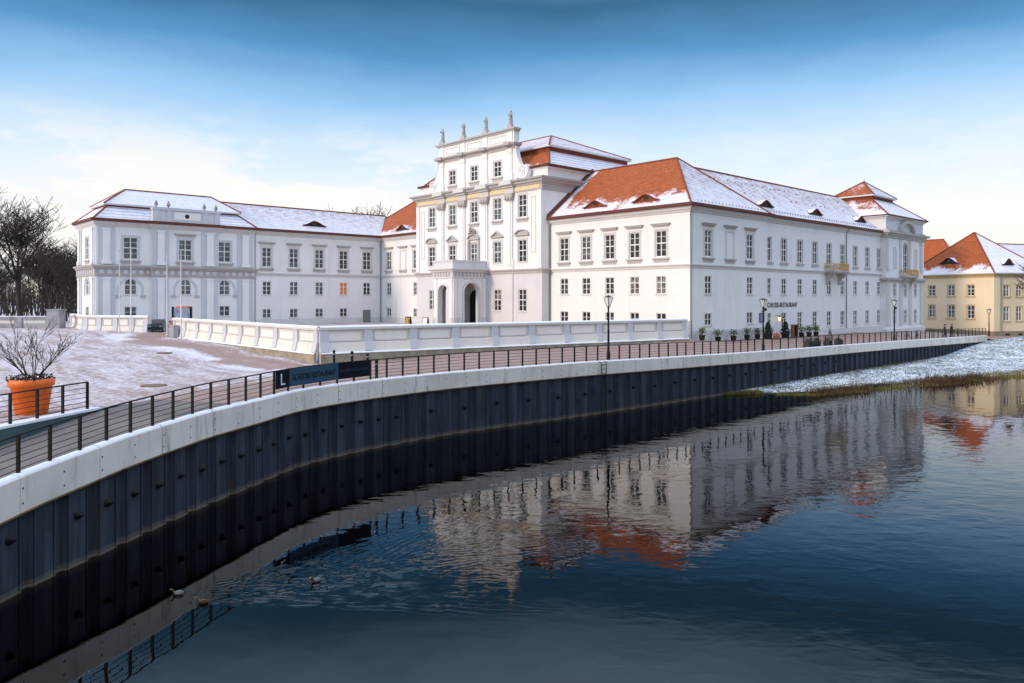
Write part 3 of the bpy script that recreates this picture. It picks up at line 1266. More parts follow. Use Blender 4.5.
def arch_pts(w, h, n=14):
    """opening outline: from left foot up over the round arch to right foot; h = total height"""
    r = w / 2
    return [(-r, 0)] + [(-r * math.cos(math.pi * k / n), h - r + r * math.sin(math.pi * k / n)) for k in range(n + 1)] + [(r, 0)]


def wall(pl, x0, x1, z0, z1, holes=(), mat='wall', depth=0.24, parent=palace, name='wall', pieces=()):
    """holes: (xc, zbottom, w, h, arched)"""
    b = MB()
    xs = sorted({x0, x1} | {min(max(h[0] + s_ * h[2] / 2, x0), x1) for h in holes for s_ in (-1, 1)})
    zs = sorted({z0, z1} | {min(max(v, z0), z1) for h in holes for v in (h[1], h[1] + h[3])})
    for xa, xb in zip(xs, xs[1:]):
        if xb - xa < 1e-6:
            continue
        for za, zb in zip(zs, zs[1:]):
            xc, zc = (xa + xb) / 2, (za + zb) / 2
            if any(abs(xc - h[0]) < h[2] / 2 and h[1] < zc < h[1] + h[3] for h in holes):
                continue
            b.face([(xa, 0, za), (xb, 0, za), (xb, 0, zb), (xa, 0, zb)])
    for h in holes:
        xc, zb, w, hh = h[:4]
        if len(h) > 4 and h[4]:
            ap = [(xc + x, zb + z) for x, z in arch_pts(w, hh)]
            top = zb + hh
            for (xa, za), (xb, zc) in zip(ap[1:-1], ap[2:-1]):
                b.face([(xa, 0, za), (xb, 0, zc), (xb, 0, top), (xa, 0, top)])
            outl = ap
        else:
            outl = [(xc - w / 2, zb), (xc - w / 2, zb + hh), (xc + w / 2, zb + hh), (xc + w / 2, zb)]
        loop = outl + [outl[0]]
        for (xa, za), (xb, zc) in zip(loop, loop[1:]):
            b.face([(xa, 0, za), (xa, depth, za), (xb, depth, zc), (xb, 0, zc)])
    return pl.put(name, b.mesh(name, M[mat]), parent, 0, 0)


def ring_mesh(w, h, t, y0, y1, mat, bottom=False, arched=False):
    b = MB()
    if arched:
        inn = arch_pts(w, h)
        ow, oh = w + 2 * t, h + t
        outp = arch_pts(ow, oh)
        for i in range(len(inn) - 1):
            b.face([(inn[i][0], y0, inn[i][1]), (inn[i + 1][0], y0, inn[i + 1][1]), (outp[i + 1][0], y0, outp[i + 1][1]), (outp[i][0], y0, outp[i][1])])
            b.face([(outp[i][0], y0, outp[i][1]), (outp[i + 1][0], y0, outp[i + 1][1]), (outp[i + 1][0], y1, outp[i + 1][1]), (outp[i][0], y1, outp[i][1])])
            b.face([(inn[i][0], y0, inn[i][1]), (inn[i][0], y1, inn[i][1]), (inn[i + 1][0], y1, inn[i + 1][1]), (inn[i + 1][0], y0, inn[i + 1][1])])
    else:
        b.box(-w / 2 - t, -w / 2, y0, y1, 0, h)
        b.box(w / 2, w / 2 + t, y0, y1, 0, h)
        b.box(-w / 2 - t, w / 2 + t, y0, y1, h, h + t)
        if bottom:
            b.box(-w / 2 - t, w / 2 + t, y0, y1, -t, 0)
    return b.mesh('surround', mat)


CACHE = {}


def frame_mesh(w, h, bars, arched=False):
    key = ('f', w, h, tuple(bars), arched)
    if key in CACHE:
        return CACHE[key]
    b = MB()
    y0, y1 = 0.06, 0.14
    t = 0.085
    b.box(-w / 2, -w / 2 + t, y0, y1, 0, h if not arched else h - w / 2)
    b.box(w / 2 - t, w / 2, y0, y1, 0, h if not arched else h - w / 2)
    b.box(-w / 2 + t, w / 2 - t, y0, y1, 0, t)
    if not arched:
        b.box(-w / 2 + t, w / 2 - t, y0, y1, h - t, h)
    else:
        rows = []
        for k in range(13):
            a = math.pi * k / 12
            rows.append([(-r * math.cos(a), y, h - w / 2 + r * math.sin(a)) for r, y in ((w / 2, y0), (w / 2 - t, y0), (w / 2 - t, y1))])
        b.grid(rows, 0, False)
    b.box(-0.055, 0.055, y0 - 0.01, y1, t, h - t)
    for z, th in bars:
        b.box(-w / 2 + t, -0.055, y0 - 0.005, y1, h * z - th / 2, h * z + th / 2)
        b.box(0.055, w / 2 - t, y0 - 0.005, y1, h * z - th / 2, h * z + th / 2)
    CACHE[key] = b.mesh('window', M['frame'])
    return CACHE[key]


def pane_mesh(w, h, mat, arched=False):
    key = ('p', w, h, mat, arched)
    if key not in CACHE:
        b = MB()
        if arched:
            b.face([(x, 0.16, z) for x, z in arch_pts(w, h)])
        else:
            b.face([(-w / 2, 0.16, 0), (w / 2, 0.16, 0), (w / 2, 0.16, h), (-w / 2, 0.16, h)])
        CACHE[key] = b.mesh('pane', M[mat])
    return CACHE[key]


def hood_mesh(w, h, style, mat):
    key = ('h', w, h, style, mat)
    if key in CACHE:
        return CACHE[key]
    b = MB()
    if style == 'flat':
        for z0, z1, e, d in ((h + 0.46, h + 0.58, 0.34, 0.16), (h + 0.58, h + 0.72, 0.50, 0.28), (h + 0.72, h + 0.80, 0.58, 0.36)):
            b.box(-w / 2 - e, w / 2 + e, -d, 0.0, z0, z1)
    elif style in ('tri', 'arc'):
        z0 = h + 0.55
        hw = w / 2 + 0.55
        b.box(-hw, hw, -0.34, 0, z0, z0 + 0.14)
        if style == 'tri':
            b.prism([(-hw, z0 + 0.14), (hw, z0 + 0.14), (0, z0 + 0.85)], -0.10, 0)
            for sg in (-1, 1):
                b.prism([(sg * hw, z0 + 0.14), (sg * (hw - 0.28), z0 + 0.14), (0, z0 + 0.72), (0, z0 + 0.92)][::sg], -0.34, -0.10)
        else:
            arc = [(hw * math.cos(math.pi - math.pi * k / 10), z0 + 0.14 + 0.70 * math.sin(math.pi * k / 10)) for k in range(11)]
            b.prism(arc[::-1], -0.10, 0)
            for (xa, za), (xb, zb) in zip(arc, arc[1:]):
                b.prism([(xa, za), (xb, zb), (xb * 0.86, z0 + 0.14 + (zb - z0 - 0.14) * 0.76), (xa * 0.86, z0 + 0.14 + (za - z0 - 0.14) * 0.76)], -0.34, -0.10)
    CACHE[key] = b.mesh('hood', M[mat])
    return CACHE[key]


def sill_mesh(w, style, mat):
    key = ('s', w, style, mat)
    if key not in CACHE:
        b = MB()
        if style == 'big':
            b.box(-w / 2 - 0.42, w / 2 + 0.42, -0.20, 0.0, -0.30, -0.12)
            b.box(-w / 2 - 0.30, w / 2 + 0.30, -0.06, 0.0, -0.62, -0.30)
        else:
            b.box(-w / 2 - 0.12, w / 2 + 0.12, -0.09, 0.10, -0.10, 0.0)
        CACHE[key] = b.mesh('sill', M[mat])
    return CACHE[key]


TALL = [(0.52, 0.12), (0.26, 0.045), (0.77, 0.045)]
MID = [(0.64, 0.10), (0.32, 0.045)]
LOW = [(0.50, 0.05)]


def window(pl, x, z, w, h, bars, glassm='glass', surround=None, hood=None, sill='small', name='window', arched=False, parent=palace, smat='trim_light', hmat='trim', st=0.16, out=0.0, label=None):
    o = pl.put(name, frame_mesh(w, h, bars, arched), parent, x, z, out)
    if label:
        o['label'] = label
    if glassm == 'glass':
        q_ = rnd.random()
        glassm = 'glass_blind' if q_ < 0.16 else ('glass_teal' if q_ < 0.28 else 'glass')
    link_mesh('pane', pane_mesh(w, h, glassm, arched), o)
    if surround:
        key = ('r', w, h, st, surround, arched, smat)
        if key not in CACHE:
            CACHE[key] = ring_mesh(w, h, st, -surround, 0.0, M[smat], False, arched)
        link_mesh('surround', CACHE[key], o)
    if hood:
        link_mesh('hood', hood_mesh(w, h, hood, hmat), o)
    if sill:
        link_mesh('sill', sill_mesh(w, sill, hmat if sill == 'big' else 'trim_light'), o)
    return o


def sweep(path, prof, mat, name, parent=palace, smooth=False):
    """moulding along a plan path (outside on the right of travel), profile in (out, z), mitred"""
    path = [Vector(p) for p in path]
    b = MB()
    rows = []
    for i, p in enumerate(path):
        d1 = (p - path[i - 1]).normalized() if i else None
        d2 = (path[i + 1] - p).normalized() if i < len(path) - 1 else None
        n1 = Vector((d1.y, -d1.x)) if d1 else None
        n2 = Vector((d2.y, -d2.x)) if d2 else None
        if n1 is None:
            m = n2
        elif n2 is None:
            m = n1
        else:
            m = (n1 + n2)
            m = m / max(m.dot(n1), 0.2)
        rows.append([(p.x + m.x * o, p.y + m.y * o, z) for o, z in prof])
    b.grid(rows, 0, smooth)
    b.face(rows[0])
    b.face(list(reversed(rows[-1])))
    return b.build(name, M[mat], parent)


def bands(pl, lst, mat, name, parent=palace):
    b = MB()
    for x0, x1, z0, z1, d in lst:
        b.box(x0, x1, -d, 0.0, z0, z1)
    return pl.put(name, b.mesh(name, M[mat]), parent, 0, 0)


def downpipe(pl, x, z0, z1):
    b = MB()
    b.tube([(x, -0.55, z1), (x, -0.5, z1 - 0.25), (x, -0.12, z1 - 0.8), (x, -0.12, z0)], 0.065, 8)
    pl.put('downpipe', b.mesh('downpipe', M['pipe']), palace, 0, 0)


# facades
CRM = Plane((0, 20.93), (0, -1))
BLK = Plane((0, 0), (1, 0))
WNG = Plane((16.2, 0.35), (1, 0))
PAV = Plane((51.2, -0.4), (1, 0))
PVL = Plane((51.2, 0.35), (0, -1))
PVR = Plane((66.6, -0.4), (0, 1))
CEN = Plane((-1.44, 47.95), (0, -1))
CNR = Plane((-1.44, 20.93), (1, 0))
CNL = Plane((20.5, 47.95), (-1, 0))
LCR = Plane((0, 60.2), (0, -1))
CON = Plane((-21.75, 60.2), (1, 0))
TWF = Plane((-42.6, 60.0), (1, 0))
TWL = Plane((-42.6, 69.4), (0, -1))

ZE = 14.25
BASE = -1.3
TW, THH = 1.42, 2.88
CORN = [(0, 13.50), (0.10, 13.55), (0.14, 13.72), (0.26, 13.80), (0.30, 14.0), (0.46, 14.08), (0.50, 14.22), (0, 14.24)]
BAND = [(0, 7.50), (0.06, 7.53), (0.08, 7.75), (0.18, 7.80), (0.20, 7.92), (0, 7.96)]


def storey_windows(pl, xs, x1, glassm='glass', blind=(), hooded=True, low_h=1.35, low_z=1.28, skip_low=(), wmid=1.32, lit=None, nosur=False):
    holes = []
    for i, x in enumerate(xs):
        g = glassm(i) if callable(glassm) else glassm
        if i in blind:
            b = ring_mesh(TW, THH, 0.2, -0.07, 0.0, M['trim_light'], True)
            o = pl.put('blind_window', b, palace, x, 8.85)
            link_mesh('hood', hood_mesh(TW, THH, 'flat', 'trim'), o)
            link_mesh('sill', sill_mesh(TW, 'big', 'trim'), o)
            b = ring_mesh(1.5, 2.0, 0.07, -0.02, 0.0, M['wall'], True)
            pl.put('blind_window', b, palace, x, 4.75)
            continue
        w = TW if hooded else 1.34
        holes.append((x, 8.85, w, THH))
        window(pl, x, 8.85, w, THH, TALL, g, 0.06, 'flat' if hooded else None, 'big' if hooded else 'small', smat='trim_light', st=0.24 if hooded else 0.16)
        if not hooded:
            bands(pl, [(x - 1.05, x + 1.05, 8.50, 8.68, 0.18)], 'trim', 'sill')
        holes.append((x, 4.72, wmid, 2.0))
        window(pl, x, 4.72, wmid, 2.0, MID, 'glass_lit' if lit == i else g, 0.025, None, 'small', smat='wall', st=0.2, label='window glowing orange from inside' if lit == i else None)
        if i in skip_low:
            continue
        holes.append((x, low_z, wmid, low_h))
        window(pl, x, low_z, wmid, low_h, LOW if low_h < 1.6 else MID, g, 0.02, None, 'small', smat='wall', st=0.12)
    return holes


# cream front of the corner block
hol = storey_windows(CRM, [2.48, 6.15, 9.83, 13.5, 17.17], 20.93, 'glass')
wall(CRM, 0, 20.93, 0.5, 14.2, hol)
bands(CRM, [(0, 20.93, BASE, 0.5, 0.06)], 'plinth', 'plinth')
# river front of the corner block
hol = storey_windows(BLK, [3.45, 7.85, 12.2], 16.2, 'glass', blind=(1,))
wall(BLK, 0, 16.2, 0.75, 14.2, hol)
bands(BLK, [(0, 16.2, BASE, 0.75, 0.06)], 'plinth', 'plinth')
# long wing along the river
WX = [0.62 + 4.2 * i for i in range(9)]
WX[0] = 0.95
hol = storey_windows(WNG, WX, 35, 'glass', hooded=False, low_h=2.0, low_z=0.45, wmid=1.26)
wall(WNG, 0, 35, BASE, 14.2, hol)
bands(WNG, [(0, 35, BASE, 0.02, 0.05)], 'plinth', 'plinth')
wall(Plane((16.2, 0), (0, 1)), 0, 0.35, BASE, 14.2)
# left part beside the central block and the connecting wing
hol = storey_windows(LCR, [2.33, 6.38, 9.9], 12.25, 'glass_teal', blind=(1,))
wall(LCR, 0, 12.25, 1.1, 14.2, hol)
bands(LCR, [(0, 12.25, BASE, 1.1, 0.05)], 'plinth', 'plinth')
CXS = [1.96, 6.25, 10.5, 14.75, 19.02]
hol = storey_windows(CON, CXS, 21.75, lambda i: 'glass_teal' if i < 3 else 'glass', skip_low=(4,), lit=3)
hol.append((19.02, 0.05, 1.5, 2.25))
wall(CON, 0, 21.75, 0.05, 14.2, hol)
bands(CON, [(0, 18.27, BASE, 1.1, 0.05), (19.77, 21.70, BASE, 1.1, 0.05)], 'plinth', 'plinth')
b = MB()
b.box(-0.75, 0.75, 0.12, 0.18, 0, 2.25)
for sx in (-0.37, 0.37):
    for z0, z1 in ((0.25, 1.0), (1.2, 2.05)):
        b.box(sx - 0.24, sx + 0.24, 0.09, 0.12, z0, z1)
dr = CON.put('door', b.mesh('door', M['door']), palace, 19.02, 0.05)
b = MB()
b.tube([(0.08, 0.05, 1.05), (0.2, 0.05, 1.05)], 0.02, 6)
b.build('handle', M['chrome'], dr)

# ---- tower at the far left
GT = 'glass_teal'
hol = []
for x in (4.1, 10.95, 16.45):
    o_ = 0.3 if x == 10.95 else 0.0
    if not o_:
        hol += [(x, 9.35, 1.75, 2.85), (x, 4.72, 1.5, 2.1, True), (x, 1.7, 1.5, 1.45)]
    window(TWF, x, 9.35, 1.75, 2.85, TALL[:1] + [(0.77, 0.045), (0.26, 0.045)], GT, 0.07, 'flat' if o_ else None, 'big', smat='pilaster', st=0.28, out=o_)
    window(TWF, x, 4.72, 1.5, 2.1, [(0.60, 0.10), (0.3, 0.045)], GT, 0.03, None, 'small', name='arched_window', arched=True, smat='wall', st=0.12, out=o_)
    window(TWF, x, 1.7, 1.5, 1.45, LOW, GT, 0.03, None, 'small', smat='wall', st=0.1, out=o_)
    me = ring_mesh(2.65, 2.10, 0.28, -0.09, 0.0, M['pilaster'], False, True)
    TWF.put('blind_arch', me, palace, x, 4.62, o_)
    bands(TWF, [(x - 1.85, x - 1.2, 4.35, 4.62, 0.16 + o_), (x + 1.2, x + 1.85, 4.35, 4.62, 0.16 + o_)], 'trim', 'impost')
wall(TWF, 0, 20.85, BASE, 14.2, hol)
RIS = Plane((-42.9 + 6.9, 59.7), (1, 0))
wall(RIS, 0, 8.9, BASE, 14.2, [(4.35, 9.35, 1.75, 2.85), (4.35, 4.72, 1.5, 2.1, True), (4.35, 1.7, 1.5, 1.45)])
for pp, dd in (((-42.9 + 6.9, 60.0), (0, -1)), ((-42.9 + 15.8, 59.7), (0, 1))):
    wall(Plane(pp, dd), 0, 0.3, BASE, 14.2)
hol = [(5.3, 9.35, 1.5, 2.85), (5.3, 4.72, 1.5, 2.1, True), (5.3, 1.7, 1.5, 1.45)]
wall(TWL, 0, 9.4, BASE, 14.2, hol)
window(TWL, 5.3, 9.35, 1.5, 2.85, TALL, GT, 0.07, None, 'big', smat='pilaster', st=0.24)
window(TWL, 5.3, 4.72, 1.5, 2.1, [(0.60, 0.10)], GT, 0.03, None, 'small', name='arched_window', arched=True, smat='wall')
window(TWL, 5.3, 1.7, 1.5, 1.45, LOW, GT, 0.03, None, 'small', smat='wall')
me = ring_mesh(2.5, 2.15, 0.28, -0.09, 0.0, M['pilaster'], False, True)
TWL.put('blind_arch', me, palace, 5.3, 4.62)


def lesene(pl, x0, x1, z0, z1, core=True, d=0.10, name='pilaster', mat='pilaster', cmat='wall', out=0.0):
    """flat pilaster strip: grey band with a paler raised shaft, cap and foot"""
    b = MB()
    b.box(x0, x1, -d - out, -out, z0, z1)
    if core:
        w = x1 - x0
        b.box(x0 + w * 0.30, x1 - w * 0.30, -d - 0.14 - out, -d - out, z0 + 0.5, z1 - 0.35, 1)
        b.box(x0 + w * 0.25, x1 - w * 0.25, -d - 0.20 - out, -d - out, z1 - 0.35, z1 - 0.12, 1)
        b.box(x0 + w * 0.25, x1 - w * 0.25, -d - 0.22 - out, -d - out, z0, z0 + 0.5, 1)
    return pl.put(name, b.mesh(name, [M[mat], M[cmat]]), palace, 0, 0)


for z0, z1 in ((8.65, 13.4), (0.6, 7.05)):
    lesene(TWF, 0.2, 2.25, z0, z1)
    lesene(TWF, 18.25, 20.65, z0, z1)
    lesene(RIS, 0.1, 2.2, z0, z1, d=0.12)
    lesene(RIS, 6.5, 8.8, z0, z1, d=0.12)
    lesene(TWL, 7.2, 9.2, z0, z1)
    lesene(TWL, 0.5, 2.5, z0, z1)
TP_ = [(-42.6, 69.4), (-42.6, 60.0), (-36.0, 60.0), (-36.0, 59.7), (-27.1, 59.7), (-27.1, 60.0), (-21.75, 60.0), (-21.75, 60.2)]
sweep(TP_, [(0, 7.10), (0.16, 7.12), (0.16, 7.35), (0.14, 7.36), (0.14, 7.98), (0.30, 8.02), (0.34, 8.2), (0.50, 8.26), (0.55, 8.46), (0.0, 8.62)], 'trim_brown', 'entablature')
# pale metope blocks in the frieze
b = MB()
x = 0.35
while x < 20.5:
    o_ = 0.3 if 6.4 < x < 15.5 else 0.0
    b.box(x, x + 0.55, -0.19 - o_, -0.14 - o_, 7.42, 7.94)
    x += 0.95
TWF.put('frieze', b.mesh('frieze', M['pilaster']), palace, 0, 0)
b = MB()
x = 0.35
while x < 9.0:
    b.box(x, x + 0.42, -0.19, -0.14, 7.42, 7.94)
    x += 0.95
TWL.put('frieze', b.mesh('frieze', M['pilaster']), palace, 0, 0)
sweep(TP_, [(0, 0.35), (0.16, 0.37), (0.20, 0.55), (0, 0.62)], 'trim', 'string_course')
# attic balustrade of the tower
b = MB()
b.box(0, 8.9, -0.55, 0.1, 14.26, 16.05)
b.box(-0.1, 9.0, -0.7, 0.2, 16.05, 16.25)
b.box(0.0, 8.9, -0.64, -0.55, 14.26, 14.6)
for x in (0.15, 1.75, 6.5, 8.1):
    b.box(x, x + 0.65, -0.64, -0.55, 14.6, 16.05)
b.box(2.7, 6.2, -0.59, -0.55, 14.85, 15.85, 1)
at_ = RIS.put('attic', b.mesh('attic', [M['pilaster'], M['wall']]), palace, 0, 0)
b = MB()
b.lathe([(0.01, -0.12), (0.28, -0.1), (0.3, 0.0)], 16)
me = b.mesh('round_vent', M['dark'])
me.transform(Matrix.Rotation(R(90), 4, 'X'))
RIS.put('round_vent', me, palace, 4.4, 15.35, 0.61)

# ---- main cornice, string course, gutters
PA = [(-42.6, 69.4), (-42.6, 60.0), (-36.0, 60.0), (-36.0, 59.7), (-27.1, 59.7), (-27.1, 60.0), (-21.75, 60.0), (-21.75, 60.2), (0, 60.2), (0, 47.95)]
PB = [(0, 20.93), (0, 0), (16.2, 0), (16.2, 0.35), (51.2, 0.35)]
GUT = [(0.44, 14.10), (0.52, 14.10), (0.68, 14.18), (0.70, 14.48), (0.62, 14.50), (0.44, 14.32)]
for pth in (PA, PB):
    sweep(pth, CORN, 'trim_light', 'cornice')
    sweep(pth, GUT, 'gutter', 'gutter')
sweep(PB, BAND, 'trim_light', 'string_course')
sweep(PA[7:], BAND, 'trim_light', 'string_course')
for pl, x in ((BLK, 0.12), (WNG, 22.7), (CON, 0.12), (CON, 21.6)):
    downpipe(pl, x, 0.0, 14.2)

# ---- end pavilion by the river
pw = [3.4, 7.7, 12.0]
hol = []
for x in pw:
    hol += [(x, 4.5, 1.15, 2.0), (x, 0.3, 1.15, 2.0)]
    window(PAV, x, 4.5, 1.15, 2.0, MID, 'glass', 0.03, None, 'small', smat='trim_light', st=0.14)
    window(PAV, x, 0.3, 1.15, 2.0, MID, 'glass_teal', 0.03, None, 'small', smat='trim_light', st=0.14)
hol.append((7.7, 8.15, 1.7, 4.75, True))
window(PAV, 7.7, 8.15, 1.7, 4.75, [(0.62, 0.12), (0.2, 0.05), (0.4, 0.05)], 'glass', 0.07, None, None, name='arched_window', arched=True, smat='trim', st=0.22)
wall(PAV, 0, 15.4, BASE - 0.4, 14.2, hol)
wall(PVL, 0, 0.75, BASE - 0.4, 14.2)
wall(PVR, 0, 13, BASE - 0.4, 14.2)
for x in (3.4, 12.0):
    me = MB()
    pts = arch_pts(1.1, 3.4)
    me.face([(x_, 0.0, z_) for x_, z_ in pts])
    o = PAV.put('niche', me.mesh('niche', M['trim_light']), palace, x, 8.7, 0.004)
    link_mesh('surround', ring_mesh(1.1, 3.4, 0.12, -0.05, 0.0, M['trim_light'], False, True), o)
for x0, x1 in ((0.1, 1.5), (5.2, 6.3), (9.1, 10.2), (13.9, 15.3)):
    lesene(PAV, x0, x1, 8.5, 13.45, True, 0.16, mat='trim_light', cmat='wall')
    lesene(PAV, x0, x1, 0.0, 6.7, False, 0.16, mat='trim_light')
PP = [(51.2, 0.35), (51.2, -0.4), (66.6, -0.4), (66.6, 12.4)]
sweep(PP, [(0, 13.45), (0.2, 13.5), (0.24, 13.8), (0.4, 13.9), (0.5, 14.1), (0.85, 14.2), (0.9, 14.45), (0.3, 14.6), (0.3, 14.75), (0, 14.8)], 'trim', 'cornice')
sweep(PP, [(0, 6.7), (0.2, 6.72), (0.22, 6.95), (0.45, 7.05), (0.5, 7.3), (0, 7.45)], 'trim', 'string_course')
sweep(PP, [(0, BASE - 0.4), (0.3, BASE - 0.4), (0.3, -0.55), (0.2, -0.45), (0, -0.4)], 'plinth', 'plinth')
ap = [(51.2, 8.0), (51.2, -0.4), (66.6, -0.4), (66.6, 12.4)]
b = MB()
for (x0, y0), (x1, y1) in zip(ap, ap[1:]):
    b.face([(x0, y0, 14.7), (x1, y1, 14.7), (x1, y1, 16.75), (x0, y0, 16.75)])
b.build('attic', M['wall_grey'], palace)
sweep(ap, [(0, 16.35), (0.12, 16.4), (0.2, 16.6), (0.5, 16.7), (0.55, 16.9), (0, 16.95)], 'trim_light', 'cornice')
sweep(ap, [(0.48, 16.80), (0.68, 16.86), (0.7, 17.0), (0.48, 16.96)], 'gutter', 'gutter')
# arched pediment over the middle axis
b = MB()
for k in range(12):
    a0, a1 = math.pi * k / 12, math.pi * (k + 1) / 12
    pts = [(7.7 - 3.0 * math.cos(a0), 14.75 + 1.75 * math.sin(a0)), (7.7 - 3.0 * math.cos(a1), 14.75 + 1.75 * math.sin(a1)),
           (7.7 - 2.35 * math.cos(a1), 14.75 + 1.30 * math.sin(a1)), (7.7 - 2.35 * math.cos(a0), 14.75 + 1.30 * math.sin(a0))]
    b.prism(pts, -0.6, 0.0)
PAV.put('pediment', b.mesh('pediment', M['trim']), palace, 0, 0)


def balcony(pl, x0, x1, z, dep, label=None):
    b = MB()
    b.box(x0, x1, -dep, 0, z - 0.22, z)
    b.box(x0 + 0.1, x1 - 0.1, -dep + 0.12, 0, z - 0.4, z - 0.22)
    o = pl.put('balcony', b.mesh('balcony', M['trim']), palace, 0, 0)
    for x in (x0 + 0.6, x1 - 0.6):
        c = MB()
        pts = [(0, z - 0.4), (-dep * 0.85, z - 0.4), (-dep * 0.8, z - 0.7), (-dep * 0.4, z - 1.1), (-0.2, z - 1.9), (0, z - 2.0)]
        me = MB()
        for yy in (x - 0.18, x + 0.18):
            pass
        n = len(pts)
        me.face([(x - 0.18, y, zz) for y, zz in pts])
        me.face([(x + 0.18, y, zz) for y, zz in reversed(pts)])
        for i in range(n):
            (ya, za), (yb, zb) = pts[i], pts[(i + 1) % n]
            me.face([(x - 0.18, ya, za), (x + 0.18, ya, za), (x + 0.18, yb, zb), (x - 0.18, yb, zb)])
        me.build('bracket', M['trim'], o)
    r = MB()
    def lattice(pa, pb):
        pa, pb = Vector(pa), Vector(pb)
        ln = (pb - pa).length
        n = max(2, int(ln / 0.42))
        for zz in (0.08, 0.95):
            r.tube([pa + Vector((0, 0, zz)), pb + Vector((0, 0, zz))], 0.04, 5)
        for k in range(n + 1):
            q = pa.lerp(pb, k / n)
            r.tube([q + Vector((0, 0, 0)), q + Vector((0, 0, 0.95))], 0.028, 4)
            if k < n:
                q2 = pa.lerp(pb, (k + 1) / n)
                mid = (q + q2) / 2
                ring = [mid + (q2 - q) * 0.40 * math.cos(t) + Vector((0, 0, 0.5 + 0.32 * math.sin(t))) for t in [i * math.pi / 4 for i in range(9)]]
                r.tube(ring, 0.035, 4)
    lattice((x0 + 0.05, -dep + 0.05, z), (x1 - 0.05, -dep + 0.05, z))
    lattice((x0 + 0.05, -dep + 0.05, z), (x0 + 0.05, -0.05, z))
    lattice((x1 - 0.05, -dep + 0.05, z), (x1 - 0.05, -0.05, z))
    r.build('gilded_grille', M['gold'], o)


balcony(WNG, 16.0, 20.9, 8.02, 1.3)
balcony(PAV, 5.3, 10.1, 7.75, 1.2)

# lettering, notice case, wall lantern
WNG.put('lettering', text_mesh('SCHLOSS-RESTAURANT', 0.60, 7.9, M['letters'], 0.04), palace, 4.35, 3.12, 0.01)
b = MB()
b.box(-0.55, 0.55, -0.09, 0, 0, 1.15)
o = BLK.put('notice_case', b.mesh('notice_case', M['letters']), palace, 14.9, 1.35)
b = MB()
b.box(-0.44, 0.44, -0.10, -0.092, 0.1, 1.05)
b.build('pane', M['poster'], o)
b = MB()
b.tube([(0, 0, 0.5), (0, -0.5, 0.55), (0, -0.6, 0.45)], 0.03, 5)
b.lathe([(0.22, 0.34), (0.1, 0.5), (0, 0.52)], 6, (0, -0.6))
b.lathe([(0.0, -0.3), (0.12, -0.28), (0.12, -0.22)], 6, (0, -0.6))
o = WNG.put('wall_lantern', b.mesh('wall_lantern', M['iron']), palace, 2.6, 1.6)
b = MB()
b.lathe([(0.10, -0.22), (0.2, 0.33)], 6, (0, -0.6))
b.build('glass', M['lantern_lit'], o)
# small sign on a bracket beside it
b = MB()
b.tube([(0, 0, 0.2), (0, -0.3, 0.2)], 0.02, 5)
b.lathe([(0.0, 0.0), (0.16, 0.04), (0.16, 0.34), (0.0, 0.4)], 10, (0, -0.3))
WNG.put('spotlight', b.mesh('spotlight', M['pipe']), palace, 3.9, 1.75)

# ---- central block
CW = [3.85, 8.75, 13.65, 18.55, 23.45]
hol = []
for i, x in enumerate(CW):
    hol += [(x, 14.75, 1.5, 2.9), (x, 8.95, 1.5, 2.85)]
    window(CEN, x, 14.75, 1.5, 2.9, TALL, 'glass' if i > 1 else GT, 0.06, None, 'big', st=0.24)
    window(CEN, x, 8.95, 1.5, 2.85, TALL, 'glass', 0.08, 'arc' if i in (0, 4, 2) else 'tri', 'small', st=0.26, smat='trim' if i == 2 else 'trim_light')
wall(CEN, 0, 27.02, 7.9, 19.0, hol)
hol = []
for i, x in enumerate(CW):
    if i == 2:
        continue
    hol.append((x, 2.55, 1.45, 2.85))
    window(CEN, x, 2.55, 1.45, 2.85, TALL, 'glass_teal' if i == 0 else 'glass', 0.03, None, 'small', st=0.16)
hol.append((13.65, 0.2, 2.4, 5.2, True))
wall(CEN, 0, 27.02, BASE, 7.9, hol, 'wall_grey')
b = MB()
b.face([(13.65 + x, 0.22, 0.2 + z) for x, z in arch_pts(2.4, 5.2)])
CEN.put('door', b.mesh('door', M['dark']), palace, 0, 0)
hol_s = []
wall(CNR, 0, 22, 7.9, 19.0)
wall(CNR, 0, 1.44, BASE, 7.9, (), 'wall_grey')
wall(CNL, 0, 22, 7.9, 19.0)
wall(CNL, 20.5, 21.94, BASE, 7.9, (), 'wall_grey')
CP = [(20.5, 47.95), (-1.44, 47.95), (-1.44, 20.93), (20.5, 20.93)]
sweep(CP[1:3] if False else CP, [(0, 7.45), (0.10, 7.47), (0.12, 7.75), (0.26, 7.82), (0.30, 7.98), (0, 8.05)], 'trim', 'string_course')
sweep(CP, [(0, 18.0), (0.12, 18.02), (0.12, 18.15), (0.06, 18.16), (0.06, 18.75), (0.14, 18.78), (0.22, 18.95), (0.48, 19.05), (0.55, 19.3), (0.85, 19.4), (0.9, 19.62), (0.2, 19.69), (0, 19.70)], 'trim', 'cornice')
bands(CEN, [(0.4, 26.6, 18.22, 18.70, 0.09)], 'yellow', 'frieze')
for q_ in ([(20.5, 47.95), (-0.44, 47.95), (-0.44, 43.4)], [(-0.44, 25.2), (-0.44, 20.93), (20.5, 20.93)]):
    sweep(q_, [(0.0, 19.7), (0.02, 19.7), (0.02, 20.75), (0.2, 20.85), (0.3, 21.0), (0.34, 21.08), (0, 21.12)], 'wall', 'roof_parapet')
    sweep(q_, [(0.32, 20.96), (0.52, 21.0), (0.58, 21.28), (0.32, 21.26)], 'gutter', 'gutter')
b = MB()
b.face([(-1.5, 20.9, 19.72), (0, 20.9, 19.72), (0, 47.9, 19.72), (-1.5, 47.9, 19.72)])
b.build('ledge', M['wall'], palace)
